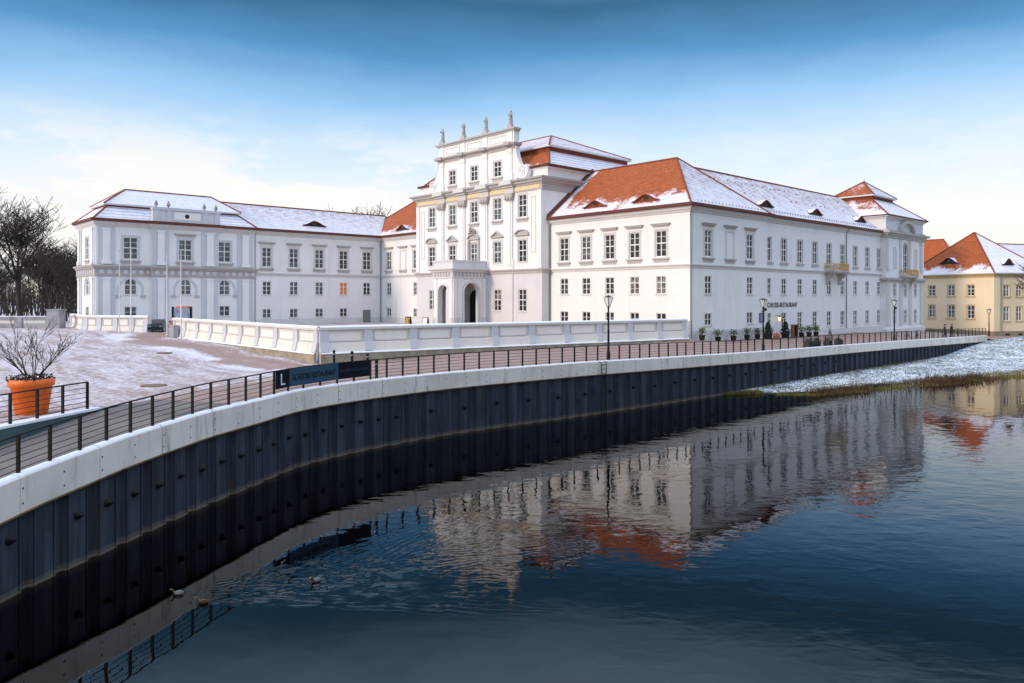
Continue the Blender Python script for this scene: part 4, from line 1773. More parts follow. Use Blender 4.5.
for x in (6.35, 11.25, 16.1, 21.1):
    b = MB()
    b.box(x - 0.55, x + 0.55, -0.24, 0, 8.05, 16.9)
    b.box(x - 0.75, x + 0.75, -0.18, 0.0, 7.95, 9.3)
    b.box(x - 0.3, x + 0.3, -0.34, -0.24, 8.6, 16.9)
    o = CEN.put('pilaster', b.mesh('pilaster', M['wall']), palace, 0, 0)
    c = MB()
    for z0, z1, w, d in ((16.9, 17.15, 0.55, 0.30), (17.15, 17.6, 0.68, 0.42), (17.6, 17.85, 0.80, 0.50), (17.85, 18.0, 0.88, 0.55)):
        c.box(x - w, x + w, -d, 0, z0, z1)
    for sx in (-0.55, 0.0, 0.55):
        c.lathe([(0.0, 17.1), (0.2, 17.2), (0.24, 17.5), (0.12, 17.75)], 8, (x + sx, -0.42))
    CEN.put('capital', c.mesh('capital', M['trim']), palace, 0, 0).parent = palace
    # cornice breaks forward over the pilaster
    bands(CEN, [(x - 0.85, x + 0.85, 18.02, 18.76, 0.30), (x - 1.0, x + 1.0, 18.78, 19.05, 0.60), (x - 1.15, x + 1.15, 19.06, 19.66, 1.05)], 'trim_light', 'cornice_block')
    bands(CEN, [(x - 0.6, x + 0.6, 0.2, 7.4, 0.16)], 'wall_grey', 'pilaster')
# corner strips and narrow blind panels
bands(CEN, [(0.02, 0.7, 8.1, 18.0, 0.14), (26.3, 27.0, 8.1, 18.0, 0.14)], 'wall', 'corner_strip')
for x in (1.55, 25.5):
    CEN.put('blind_panel', ring_mesh(0.62, 7.0, 0.10, -0.05, 0.0, M['trim_light'], True), palace, x, 10.2)
downpipe(CNR, 1.3, 0.3, 14.2)
# carved crest above the middle window
b = MB()
for k in range(26):
    a = rnd.uniform(0, math.pi)
    r = rnd.uniform(0.1, 0.8)
    b.lathe([(0.0, -0.16), (0.13, -0.1), (0.16, 0), (0.12, 0.1), (0, 0.16)], 7, (13.65 + r * math.cos(a) * 1.1, -0.25 - rnd.uniform(0, 0.15)))
    k0 = len(b.v) - 35
    for j in range(k0, len(b.v)):
        vx, vy, vz = b.v[j]
        b.v[j] = (vx, vy, vz + 13.15 + r * math.sin(a) * 1.3)
CEN.put('carved_crest', b.mesh('carved_crest', M['stone']), palace, 0, 0)
bands(CEN, [(12.4, 12.75, 8.3, 12.2, 0.3), (14.55, 14.9, 8.3, 12.2, 0.3)], 'trim', 'window_column')

# attic storey
ATX0, ATX1 = 5.55, 21.85
ATP = Plane((-1.44, 47.95), (0, -1))
hol = []
for x in (8.75, 13.65, 18.55):
    hol.append((x, 20.55, 1.45, 2.05))
    window(ATP, x, 20.55, 1.45, 2.05, MID, 'glass', 0.05, None, 'big', name='attic_window', st=0.22)
wall(ATP, ATX0, ATX1, 19.5, 26.3, hol)
b = MB()
b.face([(ATX0, 0, 19.5), (ATX0, 0, 26.3), (ATX0, 0.9, 26.3), (ATX0, 0.9, 19.5)])
b.face([(ATX1, 0, 19.5), (ATX1, 0.9, 19.5), (ATX1, 0.9, 26.3), (ATX1, 0, 26.3)])
b.face([(ATX0, 0.9, 19.5), (ATX0, 0.9, 26.3), (ATX1, 0.9, 26.3), (ATX1, 0.9, 19.5)])
b.face([(ATX0, 0, 26.3), (ATX1, 0, 26.3), (ATX1, 0.9, 26.3), (ATX0, 0.9, 26.3)])
ATP.put('attic_wall', b.mesh('attic_wall', M['wall']), palace, 0, 0)
yb0, yb1 = 47.95 - ATX0, 47.95 - ATX1
APath = [(-0.54, yb0), (-1.44, yb0), (-1.44, yb1), (-0.54, yb1)]
sweep(APath, [(0, 23.9), (0.1, 23.92), (0.12, 24.2), (0.3, 24.3), (0.55, 24.4), (0.6, 24.62), (0.15, 24.74), (0, 24.75)], 'trim_brown', 'cornice')
sweep(APath, [(0, 26.15), (0.1, 26.17), (0.16, 26.35), (0.38, 26.42), (0.42, 26.62), (0, 26.68)], 'trim', 'cornice')
b = MB()
b.face([(ATX0, 0.0, 26.66), (ATX1, 0.0, 26.66), (ATX1, 0.9, 26.66), (ATX0, 0.9, 26.66)])
ATP.put('attic_top', b.mesh('attic_top', M['snow']), palace, 0, 0)
for x in (6.35, 11.25, 16.1, 21.1):
    bands(ATP, [(x - 0.45, x + 0.45, 19.76, 23.9, 0.18), (x - 0.6, x + 0.6, 19.76, 20.7, 0.26), (x - 0.5, x + 0.5, 23.3, 23.9, 0.26), (x - 0.45, x + 0.45, 24.76, 26.14, 0.14)], 'wall', 'pilaster')
    bands(ATP, [(x - 0.6, x + 0.6, 24.32, 24.72, 0.75)], 'trim_brown', 'cornice_block')
    bands(ATP, [(x - 0.5, x + 0.5, 26.67, 27.05, 0.3)], 'trim', 'statue_plinth')
for a_, c_ in zip((6.35, 11.25, 16.1), (11.25, 16.1, 21.1)):
    ATP.put('panel', ring_mesh(c_ - a_ - 1.9, 0.7, 0.1, -0.05, 0, M['trim_light'], True), palace, (a_ + c_) / 2, 25.1)


def scroll(sg, xbase):
    """volute buttress beside the attic"""
    b = MB()
    pts = []
    for k in range(13):
        t = k / 12
        pts.append((0.25 + 1.55 * (t ** 2.2), 24.2 - 3.4 * t))
    cx, cz, r = 1.45, 20.75, 1.05
    outl = [(0, 24.2)] + pts
    for k in range(11):
        a = math.pi * 0.30 - math.pi * 1.05 * k / 10
        outl.append((cx + r * math.cos(a), cz + r * math.sin(a)))
    outl += [(0, 19.72)]
    poly = [(xbase + sg * x, z) for x, z in outl]
    if sg > 0:
        poly = poly[::-1]
    b.prism(poly, 0.05, 0.75)
    sp = [(xbase + sg * (cx + r * 0.8 * (1 - k / 30) * math.cos(k * 0.5)), 0.02, cz + r * 0.8 * (1 - k / 30) * math.sin(k * 0.5)) for k in range(28)]
    b.tube(sp, 0.09, 6)
    b.tube([(xbase + sg * x, 0.02, z) for x, z in pts], 0.08, 6)
    ATP.put('volute', b.mesh('volute', M['wall']), palace, 0, 0)


scroll(1, ATX1)
scroll(-1, ATX0)

# ---- portico, a carriage porch in front of the central block
PO = empty('portico', (0, 0, 0), 0)
PO.parent = palace
A0, A1, B0, B1 = -7.4, -1.44, 31.5, 35.6
PF = Plane((A0, B1), (0, -1))
PS = Plane((A0, B0), (1, 0))
PN = Plane((A1, B1), (-1, 0))
wall(PF, 0, B1 - B0, 0.0, 7.1, [(2.05, 0.0, 2.2, 6.0, True)], 'wall', 0.7, PO)
for q in (PS, PN):
    wall(q, 0, A1 - A0, 0.0, 7.1, [(3.2, 0.0, 2.6, 6.3, True)], 'wall', 0.7, PO)
    q.put('arch_moulding', ring_mesh(2.6, 6.3, 0.30, -0.09, 0, M['wall_grey'], False, True), PO, 3.2, 0.0)
PF.put('arch_moulding', ring_mesh(2.2, 6.0, 0.3, -0.09, 0, M['wall_grey'], False, True), PO, 2.05, 0.0)
pp = [(A1, B1), (A0, B1), (A0, B0), (A1, B0)]
sweep(pp, [(0, 6.85), (0.14, 6.88), (0.14, 7.05), (0.10, 7.06), (0.10, 7.68), (0.28, 7.72), (0.34, 7.9), (0.60, 7.98), (0.66, 8.14), (0.1, 8.2), (0.1, 8.28), (0.06, 8.28), (0.06, 9.05), (0.16, 9.1), (0.18, 9.28), (-0.2, 9.3), (-0.2, 8.2)], 'wall_grey', 'entablature', PO)
b = MB()
b.face([(A0, B1, 8.2), (A0, B0, 8.2), (A1, B0, 8.2), (A1, B1, 8.2)])
b.face([(A0 + 0.7, B1 - 0.7, 7.0), (A0 + 0.7, B0 + 0.7, 7.0), (A1, B0 + 0.7, 7.0), (A1, B1 - 0.7, 7.0)])
b.build('deck', M['wall_grey'], PO)
b = MB()
for pl, ln in ((PF, B1 - B0), (PS, A1 - A0)):
    x = 0.25
    bb = MB()
    while x < ln - 0.4:
        bb.box(x, x + 0.28, -0.17, -0.10, 7.10, 7.66)
        x += 0.62
    pl.put('frieze', bb.mesh('frieze', M['trim']), PO, 0, 0)
for pl, xs, nm in ((PF, (0.02, 3.35), 0.72), (PS, (0.02, 0.8, 5.0), 0.7)):
    for x in xs:
        bb = MB()
        bb.box(x, x + nm, -0.13, 0, 0.0, 1.7, 1)
        bb.box(x + 0.06, x + nm - 0.06, -0.10, 0, 1.7, 6.85)
        bb.box(x, x + nm, -0.14, 0, 6.45, 6.85)
        pl.put('pilaster', bb.mesh('pilaster', [M['wall'], M['wall_grey']]), PO, 0, 0)
bb = MB()
bb.box(-7.4, -1.5, 31.5, 35.6, -1.0, 0.02)
bb.build('floor_slab', M['plinth'], PO)

# ------------------------------------------------------------------ roofs
def roof_obj(name, faces, mats, parent=palace):
    b = MB()
    for pts, mi in faces:
        b.face(pts, mi)
    return b.build(name, mats, parent)


def ridge_tiles(lines, parent=palace, r=0.13, name='ridge_tiles', mat='tile_edge'):
    b = MB()
    for p, q in lines:
        b.tube([p, q], r, 6)
    return b.build(name, M[mat], parent)


E_ = 0.55
RM = [M['roof_snow'], M['roof_bare']]
# corner block at the river: hipped end towards the water
ap1 = (8.1, 7.34, 21.25)
c0 = (-E_, -E_, ZE + 0.05)
c1 = (16.75, -E_, ZE + 0.05)
r1 = (8.1, 34.0, 21.25)
b0_, b1_ = (-E_, 34.0, ZE + 0.05), (16.75, 34.0, ZE + 0.05)
roof_obj('roof', [([c0, c1, ap1], 0), ([b0_, c0, ap1, r1], 1), ([c1, b1_, r1, ap1], 0)], RM)
ridge_tiles([(c0, ap1), (c1, ap1), (ap1, (8.1, 21.0, 21.25))])
# mirrored block on the far side
ap2 = (8.1, 61.5, 21.25)
d0 = (-E_, 69.4, ZE + 0.05)
d1 = (16.75, 69.4, ZE + 0.05)
roof_obj('roof', [([d0, b0_, r1, ap2], 1), ([d1, d0, ap2], 0), ([b1_, d1, ap2, r1], 0)], [M['roof_snow'], M['roof_bare_far']])
ridge_tiles([(d0, ap2), (ap2, (8.1, 48.0, 21.25))])
b = MB()
for z_ in (0.0,):
    b.face([(-E_, 20.90, ZE + 0.02), (8.1, 20.90, 21.22), (8.1, 20.90, 21.7), (-E_ - 0.1, 20.90, ZE + 0.55)])
    b.face([(-E_, 20.55, ZE + 0.14), (8.1, 20.55, 21.36), (8.1, 20.90, 21.62), (-E_, 20.90, ZE + 0.4)])
b.build('verge_board', M['gutter'], palace)
# long wing
w0, w1 = (8.0, 0.35 - E_, ZE + 0.05), (52.0, 0.35 - E_, ZE + 0.05)
wr0, wr1 = (8.0, 8.2, 20.7), (58.0, 8.2, 20.7)
wb0, wb1 = (8.0, 16.5, ZE + 0.05), (60.0, 16.5, ZE + 0.05)
w0 = (16.76, 0.35 - E_, ZE + 0.05)
roof_obj('roof', [([w0, w1, wr1, wr0], 0), ([wr0, wr1, wb1, wb0], 0)], RM)
ridge_tiles([((9.0, 8.2, 20.75), wr1)])
# connecting wing
k0, k1 = (-22.3, 60.2 - E_, ZE + 0.05), (2.6, 60.2 - E_, ZE + 0.05)
kr0, kr1 = (-30.0, 66.0, 18.55), (6.2, 66.0, 18.55)
kb0, kb1 = (-22.3, 72.0, ZE + 0.05), (6.0, 72.0, ZE + 0.05)
k1 = (-0.56, 60.2 - E_, ZE + 0.05)
roof_obj('roof', [([(-21.2, 60.2 - E_, ZE + 0.05), k1, (4.6, 66.0, 18.55), (-27.5, 66.0, 18.55)], 0), ([kr0, kr1, kb1, kb0], 0)], RM)
ridge_tiles([((-27.0, 66.0, 18.58), (4.6, 66.0, 18.58))])


def mansard(a0, a1, b0, b1, z0, ins, zk, zu, up_in, zr, ra0, ra1, rb0, rb1, mats, fidx):
    """lower steep part, a short upright step, and a shallow upper hip roof"""
    lo = [(a0, b0, z0), (a1, b0, z0), (a1, b1, z0), (a0, b1, z0)]
    kk = [(a0 + ins, b0 + ins, zk), (a1 - ins, b0 + ins, zk), (a1 - ins, b1 - ins, zk), (a0 + ins, b1 - ins, zk)]
    u = up_in
    uu = [(a0 + u, b0 + u, zu), (a1 - u, b0 + u, zu), (a1 - u, b1 - u, zu), (a0 + u, b1 - u, zu)]
    ul = [(x, y, z - 0.22) for x, y, z in uu]
    kt = [(x, y, zu - 0.2) for x, y, z in kk]
    fs = []
    for i in range(4):
        j = (i + 1) % 4
        fs.append(([lo[i], lo[j], kk[j], kk[i]], fidx[i]))
        fs.append(([kk[i], kk[j], kt[j], kt[i]], 4))
        fs.append(([ul[i], ul[j], uu[j], uu[i]], 5))
        fs.append(([kt[i], kt[j], ul[j], ul[i]], 5))
    R0, R1 = (ra0, rb0, zr), (ra1, rb1, zr)
    if ra1 > ra0:
        fs += [([uu[0], uu[1], R1, R0], 2), ([uu[1], uu[2], R1], 2), ([uu[2], uu[3], R0, R1], 2), ([uu[3], uu[0], R0], 3)]
        rl = [(uu[0], R0), (uu[1], R1), (uu[3], R0), (R0, R1)]
    else:
        fs += [([uu[0], uu[1], R0], 2), ([uu[1], uu[2], R1, R0], 2), ([uu[2], uu[3], R1], 2), ([uu[3], uu[0], R0, R1], 3)]
        rl = [(uu[0], R0), (uu[1], R0), (uu[3], R1), (R0, R1)]
    roof_obj('roof', fs, mats)
    ridge_tiles([(lo[i], kk[i]) for i in (0, 1, 3)] + rl)


# far left tower: rows lie in the order front(-b), right, back, left(-a)
mansard(-42.6 - E_, -21.75 + 0.4, 60.0 - E_, 69.4 + E_, ZE + 0.05, 2.2, 16.25, 16.65, 1.85, 19.0, -37.9, -26.3, 64.7, 64.7,
        [M['roof_tower'], M['roof_bare'], M['roof_upper'], M['roof_upper'], M['tile_edge'], M['trim_light']], (0, 0, 0, 1))
# central block
mansard(-0.5, 20.9, 20.93 - 0.4, 47.95 + 0.4, 21.05, 2.6, 23.6, 24.35, 2.2, 27.7, 9.5, 9.5, 30.1, 38.8,
        [M['roof_mansard_snow'], M['roof_mansard_bare'], M['roof_upper'], M['roof_upper'], M['tile_edge'], M['trim_light']], (0, 0, 0, 1))
# river pavilion
mansard(51.2 - E_, 66.6 + E_, -0.4 - E_, 12.4 + E_, 16.95, 4.0, 20.0, 20.7, 3.55, 23.4, 58.6, 59.2, 6.0, 6.0,
        [M['roof_upper'], M['roof_pav_half'], M['roof_upper'], M['roof_pav_half'], M['tile_edge'], M['trim_light']], (0, 0, 0, 1))
b = MB()
b.tube([(58.9, 6.0, 23.3), (58.9, 6.0, 23.8)], 0.06, 6)
b.build('roof_spike', M['iron'], palace)
# snow guards: a line of small hooks over the river eave
b = MB()
a = 17.5
while a < 50:
    b.box(a, a + 0.05, 0.55, 0.6, 14.85, 15.12)
    a += 0.7
b.tube([(17.3, 0.57, 15.1), (50, 0.57, 15.1)], 0.02, 4)
a = 1.5
while a < 14.8:
    b.box(a, a + 0.05, 0.0, 0.05, 14.72, 14.98)
    a += 0.7
b.build('snow_guard', M['gutter'], palace)


def eyebrow(a, b, z, ang, w, h, slope, mat, parent=palace, mouth=False):
    """eyebrow dormer: curved hood, dark louvred mouth; local x right, y into the roof"""
    n = 14
    prof = [(w * (2 * k / n - 1), h * 0.5 * (1 + math.cos(math.pi * (2 * k / n - 1)))) for k in range(n + 1)]
    m = MB()
    rows = [[(x, -0.28, zz + 0.10) for x, zz in prof], [(x, 0.0, zz + 0.10) for x, zz in prof], [(x, zz / slope + 0.05, zz + 0.06) for x, zz in prof]]
    m.grid(rows, 0, True)
    lip = [[(x, -0.28, zz + 0.10) for x, zz in prof], [(x, -0.28, zz - 0.02) for x, zz in prof], [(x, -0.05, zz - 0.02) for x, zz in prof]]
    m.grid(lip, 1, False)
    m.face([(x * 0.96, -0.05, zz) for x, zz in prof] + [(w * 0.9, -0.05, -0.15), (-w * 0.9, -0.05, -0.15)], 1 if mouth else 2)
    o = m.build('dormer', [M[mat], M['tile_edge'], M['dark']], parent, (a, b, z), ang)
    g = MB()
    g.box(-w * 0.16, w * 0.16, -0.10, -0.055, h * 0.3, h * 0.75)
    g.build('louvre', M['dark'] if mouth else M['gutter'], o)
    return o


SLA = (21.25 - 14.3) / 8.65
for bb_ in (13.75, 6.2):
    a_ = 0.55
    eyebrow(a_, bb_, ZE + 0.1 + (a_ + E_) * SLA, -math.pi / 2, 1.95, 0.72, SLA, 'roof_bare', palace, True)
SLW = (20.7 - 14.3) / 8.4
for a_ in (18.5, 32.0, 46.5):
    eyebrow(a_, 1.55, ZE + 0.1 + (1.55 - 0.35 + E_) * SLW, 0, 1.9, 0.72, SLW, 'roof_snow')
SLC = (18.55 - 14.3) / (66.0 - 60.2 + E_)
eyebrow(-11.5, 61.4, ZE + 0.1 + (1.2 + E_) * SLC, 0, 2.0, 0.68, SLC, 'roof_snow')
eyebrow(0.5, 54.6, ZE + 0.1 + (0.5 + E_) * SLA, -math.pi / 2, 1.7, 0.72, SLA, 'roof_bare_far')
b = MB()
for i in range(26):
    a_ = 12 + i * 1.5
    for f in (0.5, 0.78):
        y_ = 0.35 - E_ + 8.4 * f + rnd.uniform(-0.2, 0.2)
        z_ = ZE + 0.05 + (y_ - 0.35 + E_) * SLW
        if rnd.random() < 0.5:
            b.box(a_, a_ + 0.12, y_, y_ + 0.12, z_, z_ + 0.18)
b.build('roof_hooks', M['gutter'], palace)
# plain backs so the palace is a closed building
for q, ln, z1 in ((Plane((66.6, 16.4), (-1, 0)), 50, 14.2), (Plane((16.2, 16.4), (0, 1)), 50, 14.2), (Plane((16.2, 69), (-1, 0)), 16.2, 14.2), (Plane((0, 69.35), (-1, 0)), 42.5, 14.2)):
    wall(q, 0, ln, BASE, z1)
wall(Plane((66.6, 12.5), (0, 1)), 0, 3.9, BASE, 14.2)


# ------------------------------------------------------------------ statues and urns on the attic
def statue(loc, rz, label, seed):
    r = random.Random(seed)
    v = [(0, 0, 0.15), (0.02, 0, 0.6), (0, 0, 1.0), (0.03, 0, 1.35), (0.02, -0.02, 1.55), (0.03, -0.04, 1.75), (0.22, -0.03, 1.48), (0.34, -0.12, 1.2), (0.2, -0.28, 1.05), (-0.18, -0.02, 1.48), (-0.3, -0.05, 1.22),
         (-0.26 + 0.1 * r.random(), -0.22, 1.0 + 0.5 * r.random())]
    e = [(0, 1), (1, 2), (2, 3), (3, 4), (4, 5), (3, 6), (6, 7), (7, 8), (3, 9), (9, 10), (10, 11)]
    rad = [0.24, 0.21, 0.17, 0.19, 0.075, 0.125, 0.09, 0.075, 0.06, 0.09, 0.075, 0.06]
    me = skin_mesh('statue', v, e, rad, 0, 2, [M['stone']])
    root = link_mesh('statue', me, None, loc, rz)
    root.scale = (1.08, 1.08, 1.12)
    tag(root, label, 'statue', 'stone statues on the palace attic')
    b = MB()
    b.lathe([(0.36, 0.0), (0.36, 0.1), (0.3, 0.16), (0.22, 0.3)], 12)
    b.build('base', M['stone'], root)
    b = MB()
    for k in range(5):
        a = 2 * math.pi * k / 5 + r.random()
        b.tube([(0.2 * math.cos(a), 0.2 * math.sin(a), 0.2), (0.16 * math.cos(a + 0.3), 0.16 * math.sin(a + 0.3), 1.0)], 0.05, 5)
    b.build('drapery', M['stone'], root)


for x, lab, sd in ((6.35, 'stone statue on the attic, farthest from the river', 1), (11.25, 'slim stone statue on the attic, second from the left end', 2),
                   (16.1, 'stone statue on the attic, second from the right end', 3), (21.1, 'stone statue on the attic corner nearest the big mansard roof', 4)):
    l_ = ATP.loc(x, 27.05, -0.1)
    w_ = ab_world(l_[0], l_[1], 27.05)
    statue(w_, TH - math.pi / 2, lab, sd)
b = MB()
b.lathe([(0.16, 0), (0.16, 0.1), (0.07, 0.18), (0.09, 0.25), (0.24, 0.45), (0.26, 0.62), (0.15, 0.75), (0.18, 0.8), (0.06, 0.95), (0.05, 1.05), (0.0, 1.15)], 14)
um = b.mesh('urn', M['stone'])
for x, lab in ((0.48, 'stone urn on the tower balustrade, farthest left'), (2.05, 'stone urn second from the left on the tower balustrade'), (6.8, 'stone urn third from the left on the tower balustrade'), (8.4, 'stone urn on the tower balustrade, nearest the connecting wing')):
    l_ = RIS.loc(x, 16.25, 0.3)
    o = link_mesh('urn', um, None, ab_world(l_[0], l_[1], 16.25), 0)
    tag(o, lab, 'urn', 'urns on the tower balustrade')


# ------------------------------------------------------------------ terrace parapet
def parapet(name, A, B, ztop, n, label, zb0=None, mirror_end=False):
    A, B = Vector(A), Vector(B)
    ln = (B - A).length
    ang = math.atan2(B.y - A.y, B.x - A.x)
    root = empty(name, (A.x, A.y, 0), ang, label, 'parapet')
    zt = ztop
    b = MB()
    b.box(0, ln, -0.02, 0.45, -1.6, zt - 0.22)
    b.build('wall_body', M['parapet'], root)
    b = MB()
    b.box(-0.12, ln + 0.0, -0.22, 0.6, zt - 0.22, zt - 0.04)
    b.build('coping', M['trim_light'], root)
    b = MB()
    rows = [[(x, y, z) for y, z in ((-0.20, zt - 0.038), (-0.17, zt + 0.05), (0.2, zt + 0.09 + 0.02 * mnoise.noise(Vector((x, 0, 0)))), (0.58, zt + 0.03))] for x in [ln * k / 40 for k in range(41)]]
    b.grid(rows)
    b.build('snow_cap', M['snow'], root)
    # battered foot with its own snow ledge
    b = MB()
    rows = [[(x, y, z) for y, z in ((-0.26, -1.6), (-0.26, zt - 1.95), (-0.12, zt - 1.30), (-0.08, zt - 1.22), (-0.02, zt - 1.20))] for x in (0, ln)]
    b.grid(rows, 0, False)
    b.face(rows[0])
    b.face(list(reversed(rows[1])))
    b.build('battered_foot', M['parapet'], root)
    b = MB()
    rows = [[(x, y, z) for y, z in ((-0.46, zt - 2.07), (-0.44, zt - 1.99), (-0.36, zt - 1.97), (-0.26, zt - 1.95))] for x in [ln * k / 40 for k in range(41)]]
    b.grid(rows)
    b.build('snow_ledge', M['snow'], root)
    b = MB()
    b.box(0, ln, -0.42, -0.27, -1.6, zt - 2.06)
    b.build('stone_base', M['parapet_base'], root)
    pm = MB()
    pm.box(-0.34, 0.34, -0.16, -0.021, zt - 1.40, zt - 0.225)
    pm.prism([(-0.36, zt - 1.92), (0.36, zt - 1.92), (0.36, zt - 1.18), (-0.36, zt - 1.18)], -0.36, -0.03)
    # lean the foot of the pier back
    for j in range(8, len(pm.v)):
        x_, y_, z_ = pm.v[j]
        if z_ > zt - 1.5 and y_ < -0.3:
            pm.v[j] = (x_, -0.20, z_)
    pmesh = pm.mesh('pier', M['pilaster'])
    step = ln / n
    for k in range(n + 1):
        link_mesh('pier', pmesh, root, (min(max(k * step, 0.34), ln - 0.36), 0, 0))
    qm = MB()
    w = step / 2 - 0.62
    qm.box(-w, w, -0.06, -0.021, zt - 1.05, zt - 0.42)
    for x0, x1, z0, z1 in ((-w - 0.1, w + 0.1, zt - 0.42, zt - 0.32), (-w - 0.1, w + 0.1, zt - 1.15, zt - 1.05), (-w - 0.1, -w, zt - 1.05, zt - 0.42), (w, w + 0.1, zt - 1.05, zt - 0.42)):
        qm.box(x0, x1, -0.10, -0.021, z0, z1, 1)
    qmesh = qm.mesh('panel', [M['panel'], M['trim_light']])
    for k in range(n):
        link_mesh('panel', qmesh, root, ((k + 0.5) * step, 0, 0))
    return root


parapet('parapet', PAR_A, PAR_B, 2.06, 10, 'panelled white parapet with snowy coping facing the quay, before the palace')
parapet('parapet', PAR_L, PAR_A + (PAR_L - PAR_A).normalized() * 0.03, 2.04, 9, 'panelled parapet lit warm, running from the corner back to the entrance')
parapet('parapet', (-52.3, 91.6), (-43.2, 89.2), 2.1, 4, 'short panelled parapet at the foot of the left tower')
parapet('parapet', (-59.0, 100.5), (-52.35, 91.7), 2.1, 2, 'end return of the parapet beside the grey garden wall')

# grey garden wall and pier beyond
gw = empty('garden_wall', (-57.5, 95.2, 0.3), 0, 'grey garden wall with pale patches and a tall end pier, under bare trees', 'wall')
b = MB()
b.box(-40, -1.35, 0, 0.5, -0.6, 1.45)
b.box(-40, -1.35, -0.08, 0.58, 1.45, 1.6)
for k in range(10):
    b.box(-5.2 - 3.9 * k, -4.7 - 3.9 * k, -0.12, 0.0, -0.6, 1.45)
b.build('wall_body', M['greywall'], gw)
b = MB()
b.box(-1.35, 0.25, -0.4, 1.0, -0.6, 2.4)
b.box(-1.45, 0.35, -0.5, 1.1, 2.4, 2.55)
b.build('pier', M['greywall'], gw)
for k in range(9):
    b = MB()
    b.box(-4.45 - 3.9 * k, -1.75 - 3.9 * k, -0.012, 0.0, 0.75, 1.1)
    b.build('panel', M['trim_light'], gw)
b = MB()
b.box(-40, -1.4, -0.05, 0.55, 1.603, 1.66)
b.build('snow_cap', M['snow'], gw)


# ------------------------------------------------------------------ yellow house and houses behind
def house(name, corner, ang, wu, wv, zb, ze, apex, label, wins, cat='house', walls='pale_house', roofm=('roof_house_snow', 'roof_house_bare'), ridge=None, plinth=True):
    root = empty(name, (corner[0], corner[1], 0), ang, label, cat)
    LF = Plane((0, wv), (0, -1))
    RF = Plane((0, 0), (1, 0))
    hl = []
    hr = []
    for (face, x, z, w, h) in wins:
        (hl if face == 'L' else hr).append((x, z, w, h))
        window(LF if face == 'L' else RF, x, z, w, h, [(0.62, 0.1), (0.31, 0.05)] if h > 1.5 else [(0.5, 0.06)], 'glass' if face == 'L' else 'glass_teal', 0.04, None, None, parent=root, smat='house_trim', st=0.12)
        bands(LF if face == 'L' else RF, [(x - w / 2 - 0.3, x + w / 2 + 0.3, z - 0.22, z - 0.06, 0.12)], 'house_trim', 'sill', root)
    wall(LF, 0, wv, zb, ze - 0.1, hl, walls, 0.2, root)
    wall(RF, 0, wu, zb, ze - 0.1, hr, walls, 0.2, root)
    wall(Plane((wu, 0), (0, 1)), 0, wv, zb, ze - 0.1, (), walls, 0.2, root)
    wall(Plane((wu, wv), (-1, 0)), 0, wu, zb, ze - 0.1, (), walls, 0.2, root)
    pth = [(0, wv), (0, 0), (wu, 0)]
    sweep(pth, [(0, ze - 0.7), (0.12, ze - 0.66), (0.18, ze - 0.4), (0.4, ze - 0.25), (0.45, ze - 0.08), (0, ze - 0.05)], 'house_trim', 'cornice', root)
    sweep(pth, [(0.4, ze - 0.14), (0.6, ze - 0.1), (0.62, ze + 0.06), (0.4, ze + 0.02)], 'snow', 'snow_edge', root)
    if plinth:
        sweep(pth, [(0, zb), (0.1, zb), (0.1, zb + 1.35), (0, zb + 1.42)], 'house_plinth', 'plinth', root)
    e = 0.6
    C4 = [(-e, -e, ze), (wu + e, -e, ze), (wu + e, wv + e, ze), (-e, wv + e, ze)]
    rm = [M[roofm[0]], M[roofm[1]]]
    if ridge is None:
        A = apex
        roof_obj('roof', [([C4[0], C4[1], A], 0), ([C4[3], C4[0], A], 1), ([C4[1], C4[2], A], 0), ([C4[2], C4[3], A], 0)], rm, root)
        ridge_tiles([(C4[0], A), (C4[1], A), (C4[3], A)], root)
    else:
        A, B = ridge
        if abs(A[0] - B[0]) > abs(A[1] - B[1]):
            roof_obj('roof', [([C4[0], C4[1], B, A], 0), ([C4[3], C4[0], A], 1), ([C4[1], C4[2], B], 0), ([C4[2], C4[3], A, B], 0)], rm, root)
        else:
            roof_obj('roof', [([C4[0], C4[1], A], 0), ([C4[3], C4[0], A, B], 1), ([C4[1], C4[2], B, A], 0), ([C4[2], C4[3], B], 0)], rm, root)
        ridge_tiles([(C4[0], A), (A, B)], root)
    return root


HC = (78.4, 122.0)
HA = R(18)
HWV = 17.0
HWU = 11.6
wins = []
for x in (12.0, 8.05, 4.25):
    wins += [('L', HWV - x, 4.6, 1.3, 1.85), ('L', HWV - x, 0.8, 1.3, 2.2)]
for x in (2.75, 5.5, 8.5):
    wins += [('R', x, 4.5, 1.25, 1.85), ('R', x, 0.5, 1.25, 2.3)]
hz = house('yellow_house', HC, HA, HWU, HWV, -2.6, 8.35, (5.8, 8.5, 15.75), 'pale yellow two storey house with hipped roof, half red and half snowy', wins)
SH = (15.75 - 8.35) / 6.4
eyebrow(1.0, 9.3, 8.4 + 1.6 * SH, -math.pi / 2, 2.0, 0.95, SH, 'roof_house_bare', hz)
SH2 = (15.75 - 8.35) / 9.1
eyebrow(4.2, 1.0, 8.45 + 1.6 * SH2, 0, 1.3, 0.95, SH2, 'roof_house_snow', hz)
b = MB()
b.tube([(1.4, -0.55, 8.2), (1.4, -0.14, 7.5), (1.4, -0.14, -2.4)], 0.09, 8)
b.build('downpipe', M['pipe'], hz)
for x in (2.4, 5.2):
    b = MB()
    b.box(x, x + 0.9, -0.13, -0.102, -2.0, -1.6)
    b.build('vent', M['dark'], hz)
house('distant_house', (93.2, 156), TH, 12, 24, -2.6, 9.6, None, 'red roofed house half hidden between palace and yellow house', [], ridge=((6.0, 5.0, 17.0), (6.0, 20.0, 17.0)), plinth=False)
